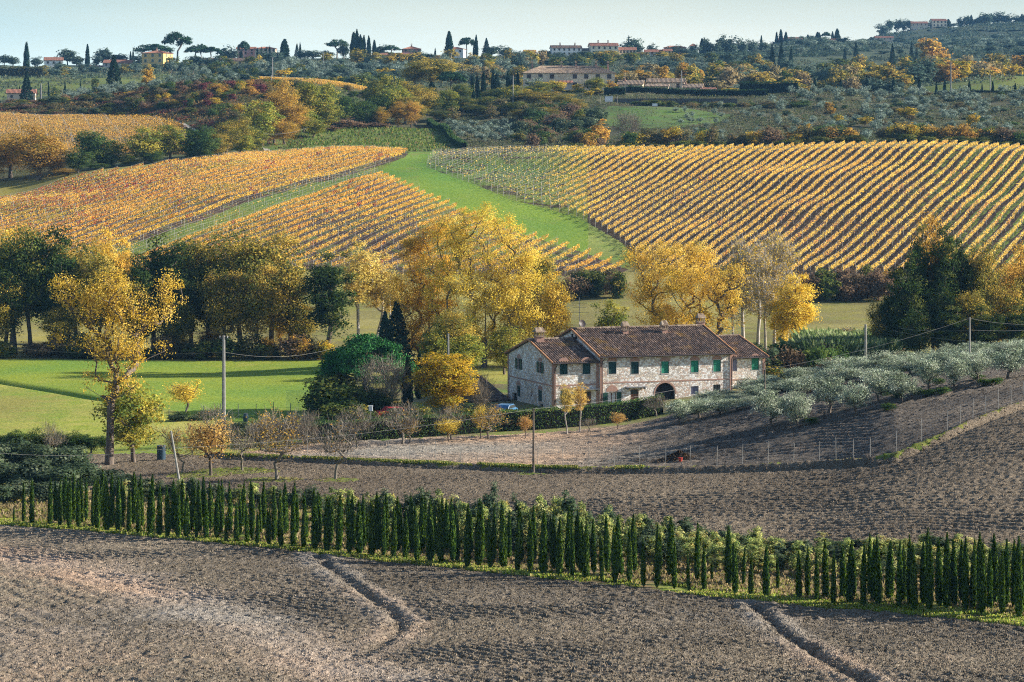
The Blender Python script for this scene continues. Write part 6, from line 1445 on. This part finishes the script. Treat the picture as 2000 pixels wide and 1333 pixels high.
pole('far grey pole in front of the skyline cypresses', 532, 113, 960, r=.30, arm=True); pole('far grey pole beside the wooded crest', 530, 147, 925, r=.22)
pole('far pole beside the road at the upper left vineyard', 504, 258, 742, r=.16); pole('far pole between the two left tree rows', 380, 283, 722, r=.14); pole('far pole in front of the orange trees at left', 247, 303, 706, r=.14)
pole('tall pole in front of the terrace outbuildings', 1331, 138, 985, r=.28); pole('tall pale pole in the cypress avenue', 1857, 122, 1012, r=.28, arm=True); pole('shorter grey pole right of the tall avenue pole', 1934, 147, 1008, r=.25)
pole('pale pole left of the second farmhouse', 1002, 148, 900, r=.25); pole('far pole by the white road below the small barn', 80, 163, 1000, r=.3); pole('thin far pole on the skyline slope', 632, 103, 1400, r=.25); pole('thin pole beside the tall skyline cypress', 881, 104, 1300, r=.25)
POLES = [(-25, 880, 206)]
def wire(label, pts, sag=.6, r=.009):
    V = []
    for a, b in zip(pts[:-1], pts[1:]):
        a = np.array(a); b = np.array(b)
        for i in range(9): t = i/8; V.append(a*(1-t)+b*t-np.array([0, 0, sag*4*t*(1-t)]))
    tag(MB().tube(V, r, 4).build('overhead_wire', CONC), label, 'wire')
def at(x, y, Y): return ((x-1000)*Y/F, Y, (305-y)/F*Y)
wire('long overhead wire from the slanting pole to the pole in the olive grove', [at(-60, 880, 200), (p1[0], p1[1], p1[2]-1.4), (p2[0], p2[1], p2[2]), (p3[0], p3[1], p3[2]), at(1894, 622, 262), at(2080, 627, 270)], .5, .010)
wire('overhead wire across the dark tree clump at the right', [at(1760, 642, 300), at(1894, 645, 262), at(2080, 640, 268)], .2); wire('lower overhead wire across the dark tree clump', [at(1740, 645, 320), at(1894, 667, 262), at(2080, 670, 262)], .2)
wire('overhead wire from the left edge to the concrete pole on the meadow', [at(-60, 668, 330), at(437, 690-2, 268), at(660, 678, 300)], .8)
wire('far overhead wire in front of the trees above the left vineyard', [at(-20, 352, 700), at(115, 327, 700), at(247, 305, 706), at(380, 284, 722), at(504, 260, 742), at(600, 250, 760)], 1.0, .03)

def fence(label, pts, hgt, rad, mat, step, name='wire_fence', wires=3):
    o = empty(name, pts[0]); og = np.array(pts[0]); tag(o, label, 'fence'); W = MB(); prev = None; acc = []
    for a, b in zip(pts[:-1], pts[1:]):
        n = max(1, round(np.linalg.norm(np.array(b)-np.array(a))/step))
        acc += [(a[0]+(b[0]-a[0])*i/n, a[1]+(b[1]-a[1])*i/n) for i in range(n)]
    acc.append(pts[-1][:2]); P_ = [np.array([x, y, float(H(x, y))+(.3 if wires == 4 else 0)]) for x, y in acc]
    k = [p-og for p in P_]
    pm = MB().tube([(0,0,-.3),(0,0,hgt)], rad, 6); proto = pm.build('post', mat, o); proto.location = k[0]
    for q in k[1:]:
        c = proto.copy(); coll.objects.link(c); c.parent = o; c.location = q; c.scale = (1, 1, random.uniform(.85, 1.08)); c.rotation_euler = (random.uniform(-.04, .04), random.uniform(-.04, .04), 0)
    for hh in ([.3, .8, 1.25, 1.7][:wires] if hgt > 1 else [.4]):
        for a, b in zip(k[:-1], k[1:]): W.tube([a+[0,0,hh*hgt/1.9], b+[0,0,hh*hgt/1.9]], .007, 3, cap=False)
    W.build('wires', IRON, o)
fence('long wire fence with pale posts between the tilled field and the garden plot', [G(x, float(FN(x))+.0) for x in (480,560,640,720,800,900,1000,1100,1200,1300,1400,1500,1600,1700,1750,1800,1850,1900,1950,2000,2030)], 1.8, .028, POST, 2.3, wires=4)
fence('thin fence along the foot of the green meadow', [G(x, Y) for x, Y in ((330,297),(430,296),(500,298),(600,300),(640,301))], 1.7, .04, IRON, 1.8)
fence('low fence around the young vines below the laurel hedge', [G(x, Y) for x, Y in ((450,262),(520,260),(600,261),(640,262))], 1.6, .04, POST, 2.2)

# ------------------------------------------------------------------ small things
def car(label, x, Y, mat, rot, yb=None):
    X, _, Z = G(x, Y); o = empty('parked_car', (X, Y, Z), rot); tag(o, label, 'car')
    prof = [(-2.0,.35),(-2.05,.75),(-1.85,.95),(-1.2,1.0),(-.75,1.42),(.75,1.45),(1.35,1.0),(1.95,.85),(2.05,.6),(2.0,.35)]
    m = MB(); n = len(prof); m.add([(a, -.8, z) for a, z in prof]+[(a, .8, z) for a, z in prof], [tuple(range(n)), tuple(reversed(range(n, 2*n)))]+[(i, n+i, n+(i+1) % n, (i+1) % n) for i in range(n)])
    b_ = m.build('body', mat, o); bv = b_.modifiers.new('b', 'BEVEL'); bv.width = .07; bv.segments = 2
    g = MB(); g.add([(-1.05,-.81,1.02),(1.2,-.81,1.02),(.72,-.81,1.38),(-.72,-.81,1.36)], [(0,1,2,3)]); g.add([(-1.05,.81,1.02),(1.2,.81,1.02),(.72,.81,1.38),(-.72,.81,1.36)], [(3,2,1,0)])
    g.add([(.82,-.7,1.43),(.82,.7,1.43),(1.33,.7,1.03),(1.33,-.7,1.03)], [(0,3,2,1)]); g.build('windows', GLASS, o)
    for sx in (-1.25, 1.3):
        for sy in (-1, 1): MB().tube([(sx, sy*.62, .32), (sx, sy*.82, .32)], .32, 14).build('wheel', DARK, o)
    for sy in (-.55, .55): MB().box(1.93, 2.03, sy-.15, sy+.15, .62, .76).build('headlight', CURT, o)
car('red car parked behind the bare tree beside the pine', 767, 292, plain('red_car_paint', (.45,.04,.04), .3, .5), .3)
car('blue car parked beside the left gable of the farmhouse', 987, 291, plain('blue_car_paint', (.05,.16,.32), .3, .5), 1.2)
def smallthing(nm, lab, c_, x, Y, parts):
    X, _, Z = G(x, Y); o = empty(nm, (X, Y, Z)); tag(o, lab, c_)
    for pn, mb, mt in parts: mb.build(pn, mt, o)
BLUE = plain('blue_plastic', (.02,.05,.08), .5); WHT = plain('white_cloth', (.75,.77,.82), .9); REDP = plain('red_plastic', (.45,.05,.03), .5)
smallthing('water_barrel', 'teal plastic barrel at the meadow garden fence', 'barrel', 480, 293, [('body', MB().tube([(0,0,0),(0,0,.25),(0,0,.65),(0,0,.9)], [.26,.31,.31,.25], 14), BLUE), ('lid', MB().tube([(0,0,.9),(0,0,.96)], .27, 14), IRON)])
smallthing('storage_tank', 'dark blue tank under the trees left of the slanting pole', 'tank', 315, 247, [('body', MB().tube([(0,0,0),(0,0,1.3)], .42, 14), BLUE), ('lid', MB().tube([(0,0,1.3),(0,0,1.4)], .44, 14), IRON)])
smallthing('laundry_line', 'white sheet hanging on a line below the second farmhouse', 'laundry', 1189, 912, [('sheet', MB().box(-1.4,1.4,0,.06,.9,2.8), WHT), ('post', MB().tube([(-3,0,-.3),(-3,0,2.9)], .08, 6), POST), ('post', MB().tube([(3,0,-.3),(3,0,2.9)], .08, 6), POST), ('line', MB().tube([(-3,0,2.85),(3,0,2.85)], .03, 4), IRON)])
smallthing('garden_tarp', 'small white tarp at the foot of the retaining wall', 'tarp', 1279, 903, [('cloth', MB().box(-.9,.9,0,.5,.2,1.1), WHT), ('frame', MB().box(-1.0,1.0,.05,.45,0,.18), POST)])
smallthing('bird_house', 'small white post box above the laurel hedge', 'post box', 724, 276, [('box', MB().box(-.2,.2,-.15,.15,2.2,2.7), WHT), ('lid', MB().box(-.25,.25,-.2,.2,2.7,2.76), WHT), ('post', MB().tube([(0,0,-.2),(0,0,2.2)], .04, 6), POST)])
for x, Y, w in ((975, 285, 50), (1004, 286, 40), (990, 284, 30), (950, 287, 40), (762, 289, 44), (780, 288, 40)):
    plant('shrub_dark', x, ypx(x, Y)-24, w, Y, cat_='bush', lab='dark green bush in front of a parked car', grp='garden bushes by the farmhouse')
for x, Y, c, l in ((1578,263,'orange','below the front olive trees'), (1692,258,'yellow','between the front olive trees')):
    smallthing('field_crate', c+' crate '+l, 'crate', x, Y, [('base', MB().box(-.28,.28,-.2,.2,0,.04), VERGE), ('side_panel', MB().box(-.3,.3,-.22,-.2,0,.3), VERGE), ('side_panel', MB().box(-.3,.3,.2,.22,0,.3), VERGE), ('end_panel', MB().box(-.3,-.28,-.198,.198,0,.3), VERGE), ('end_panel', MB().box(.28,.3,-.198,.198,0,.3), VERGE)])
X_, Y_, Z_ = G(1328, 229)
rgp = np.random.default_rng(5); nq = 1600; rr_ = np.abs(rgp.normal(size=nq))*.7; aa_ = rgp.random(nq)*6.28
C_ = np.stack([np.cos(aa_)*rr_*1.5, np.sin(aa_)*rr_, np.clip(.9-rr_*.7, 0, 1)*rgp.random(nq)], 1); V, Q = leaves(C_, .3, .3, None, rgp)
bp = mobj('brush_pile', npmesh('brush_pile', V, Q, LEAF, col=np.repeat(pick([((.05,.04,.03),3),((.12,.09,.06),2)], nq, rgp), 4, 0))); bp.location = (X_, Y_, Z_); tag(bp, 'dark heap of cut branches on the garden plot', 'brush pile')
smallthing('red_bucket', 'red bucket beside the heap of cut branches', 'bucket', 1329, 227.6, [('body', MB().tube([(0,0,0),(0,0,.34)], [.14,.19], 12), REDP), ('rim', MB().tube([(0,0,.34),(0,0,.37)], .205, 12), REDP)])

# ------------------------------------------------------------------ past 300 of a kind: the smallest ones become one mass
byname = {}
for r in REG: byname.setdefault(r[0].name.split('.')[0], []).append(r)
for nm, rs in byname.items():
    if len(rs) <= 300: continue
    rs.sort(key=lambda r: -r[4]); tail = [r for r in rs[298:] if r[5] is not None and 'arr' in r[5]]
    Vs, Qs, Cs, Ms, off = [], [], [], [], 0
    for r in tail:
        o = r[0]; V, Q, c, mi, tm, cm = r[5]['arr']; a = o.rotation_euler[2]; s = np.array(o.scale)
        V = V*s; V = np.stack([V[:, 0]*math.cos(a)-V[:, 1]*math.sin(a), V[:, 0]*math.sin(a)+V[:, 1]*math.cos(a), V[:, 2]], 1)+np.array(o.location)
        Vs.append(V); Qs.append(Q+off); Cs.append(c*random.uniform(.82, 1.18)); Ms.append(mi); off += len(V)
        for ch in list(o.children): bpy.data.objects.remove(ch)
        bpy.data.objects.remove(o)
    big = {'olive_tree': 'far_olive_groves', 'bush': 'far_undergrowth', 'broadleaf_tree': 'far_woods'}.get(nm, nm+'_mass')
    o = mobj(big, npmesh(big, np.concatenate(Vs), np.concatenate(Qs), [BARK, LEAF], col=np.concatenate(Cs), mi=np.concatenate(Ms)))
    tag(o, {'olive_tree': 'blue grey mass of small olive trees on the far slopes', 'bush': 'mass of small scattered bushes on hillside and headland'}.get(nm, 'far woods of mixed small trees on the upper slopes'), 'woodland' if nm != 'bush' else 'bushes', kind='stuff')
    ids = {id(r) for r in tail}; REG = [r for r in REG if id(r) not in ids]
# ------------------------------------------------------------------ labels: say which one
def ordn(n):
    w = 'first second third fourth fifth sixth seventh eighth ninth tenth eleventh twelfth thirteenth fourteenth fifteenth sixteenth seventeenth eighteenth nineteenth twentieth'.split()
    if n <= 20: return w[n-1]
    s = 'th' if 10 <= n % 100 <= 20 else {1: 'st', 2: 'nd', 3: 'rd'}.get(n % 10, 'th'); return f'{n}{s}'
bylab = {}
for r in REG: bylab.setdefault(r[3].strip(), []).append(r)
for lab, rs in bylab.items():
    rs.sort(key=lambda r: r[1])
    for i, r in enumerate(rs):
        full = [f'{lab}, x from the left']; n_ = len(lab.split())
        if len(rs) > 3 and n_+4 > 16: lab = ' '.join(lab.replace('the ', '').split()[:12])
        if len(lab.split()) > 12 and len(rs) > 1: print('LONG', lab)
        r[0]['label'] = lab if len(rs) == 1 else (f'leftmost {lab}' if i == 0 else f'rightmost {lab}' if i == len(rs)-1 else f'{lab}, {ordn(i+1)} from the left')

# ------------------------------------------------------------------ air, light, camera
hz = MB().box(-1500, 1500, -40, 3700, -35.5, 175).build('haze', []) if False else None
m, nt, out = nmat('haze_volume')
pv = nt.nodes.new('ShaderNodeVolumePrincipled'); pv.inputs['Color'].default_value = (.24,.56,1.0,1); pv.inputs['Density'].default_value = HAZE; pv.inputs['Anisotropy'].default_value = .0
nt.links.new(pv.outputs[0], out.inputs['Volume'])
hb = MB().box(-1500, 1500, -40, 3700, -35.5, 178).build('haze', m); tag(hb, kind='stuff'); hb['label'] = 'thin blue haze filling the valley air'

SUN_AZ, SUN_EL = R(9), R(22)
S = np.array([math.cos(SUN_AZ)*math.cos(SUN_EL), math.sin(SUN_AZ)*math.cos(SUN_EL), math.sin(SUN_EL)])
from mathutils import Vector
ld = bpy.data.lights.new('sun', 'SUN'); ld.energy = 5.0; ld.angle = R(.53); ld.color = (1.0, .92, .78)
lo = link(bpy.data.objects.new('sun', ld)); lo.rotation_euler = Vector(tuple(-S)).to_track_quat('-Z', 'Y').to_euler(); lo.location = (60, 50, 80)
w = bpy.data.worlds.new('World'); scene.world = w; w.use_nodes = True; nt = w.node_tree; nt.nodes.clear()
sk_ = nt.nodes.new('ShaderNodeTexSky'); sk_.sky_type = 'NISHITA'; sk_.sun_disc = False; sk_.sun_elevation = SUN_EL; sk_.sun_rotation = R(90)-SUN_AZ
sk_.altitude = 100; sk_.air_density = 1.0; sk_.dust_density = 1.0; sk_.ozone_density = 2.0
bg = nt.nodes.new('ShaderNodeBackground'); bg.inputs[1].default_value = .075; wo = nt.nodes.new('ShaderNodeOutputWorld')
tcw = nt.nodes.new('ShaderNodeTexCoord').outputs['Generated']; sp = nt.nodes.new('ShaderNodeSeparateXYZ'); nt.links.new(tcw, sp.inputs[0])
hor = ramp(nt, mathn(nt, 'MULTIPLY', sp.outputs[2], 8.0), [(0, (8.6,8.9,8.5)), (.16, (8.2,8.7,8.1)), (.32, (5.9,6.4,5.9)), (.5, (4.2,4.8,4.4)), (1, (3.5,4.4,4.6))])
cw = noise(nt, mapping(nt, tcw, (1.2, 1, 9)), 3.0, 4, .5)
hor = mix(nt, hor, ramp(nt, cw, [(.35, (.90,.95,.98)), (.7, (1.10,1.04,1.0))]), 1.0, 'MULTIPLY')
side = ramp(nt, mathn(nt, 'ADD', mathn(nt, 'MULTIPLY', sp.outputs[0], 2.2), .5), [(0, (.80,.92,.97)), (.30, (.97,1,1.0)), (1, (1.02,.98,.94))])
hor = mix(nt, hor, side, 1.0, 'MULTIPLY')
el = ramp(nt, sp.outputs[2], [(.10, (0,0,0)), (.30, (1,1,1))])
nt.links.new(mix(nt, hor, sk_.outputs[0], el), bg.inputs[0]); nt.links.new(bg.outputs[0], wo.inputs[0])
cd = bpy.data.cameras.new('camera'); co = link(bpy.data.objects.new('camera', cd)); co.location = (0, 0, 0); co.rotation_euler = (R(90), 0, 0)
cd.sensor_width = 36; cd.lens = 36*F/2000; cd.shift_y = -(666.5-305)/2000; cd.clip_start = .5; cd.clip_end = 8000
scene.camera = co
vs = scene.view_settings; vs.view_transform = 'Standard'; vs.look = 'None'; vs.exposure = EXPO; vs.gamma = 1
cy = scene.cycles; cy.max_bounces = 5; cy.diffuse_bounces = 2; cy.glossy_bounces = 1; cy.transmission_bounces = 2; cy.volume_bounces = 0; cy.transparent_max_bounces = 4
cy.filter_width = 1.1; cy.use_adaptive_sampling = True; cy.adaptive_threshold = .02; cy.use_denoising = False; cy.denoiser = 'OPENIMAGEDENOISE'; cy.denoising_input_passes = 'RGB_ALBEDO_NORMAL'; cy.denoising_prefilter = 'ACCURATE'
scene.render.resolution_x = 1024; scene.render.resolution_y = 682
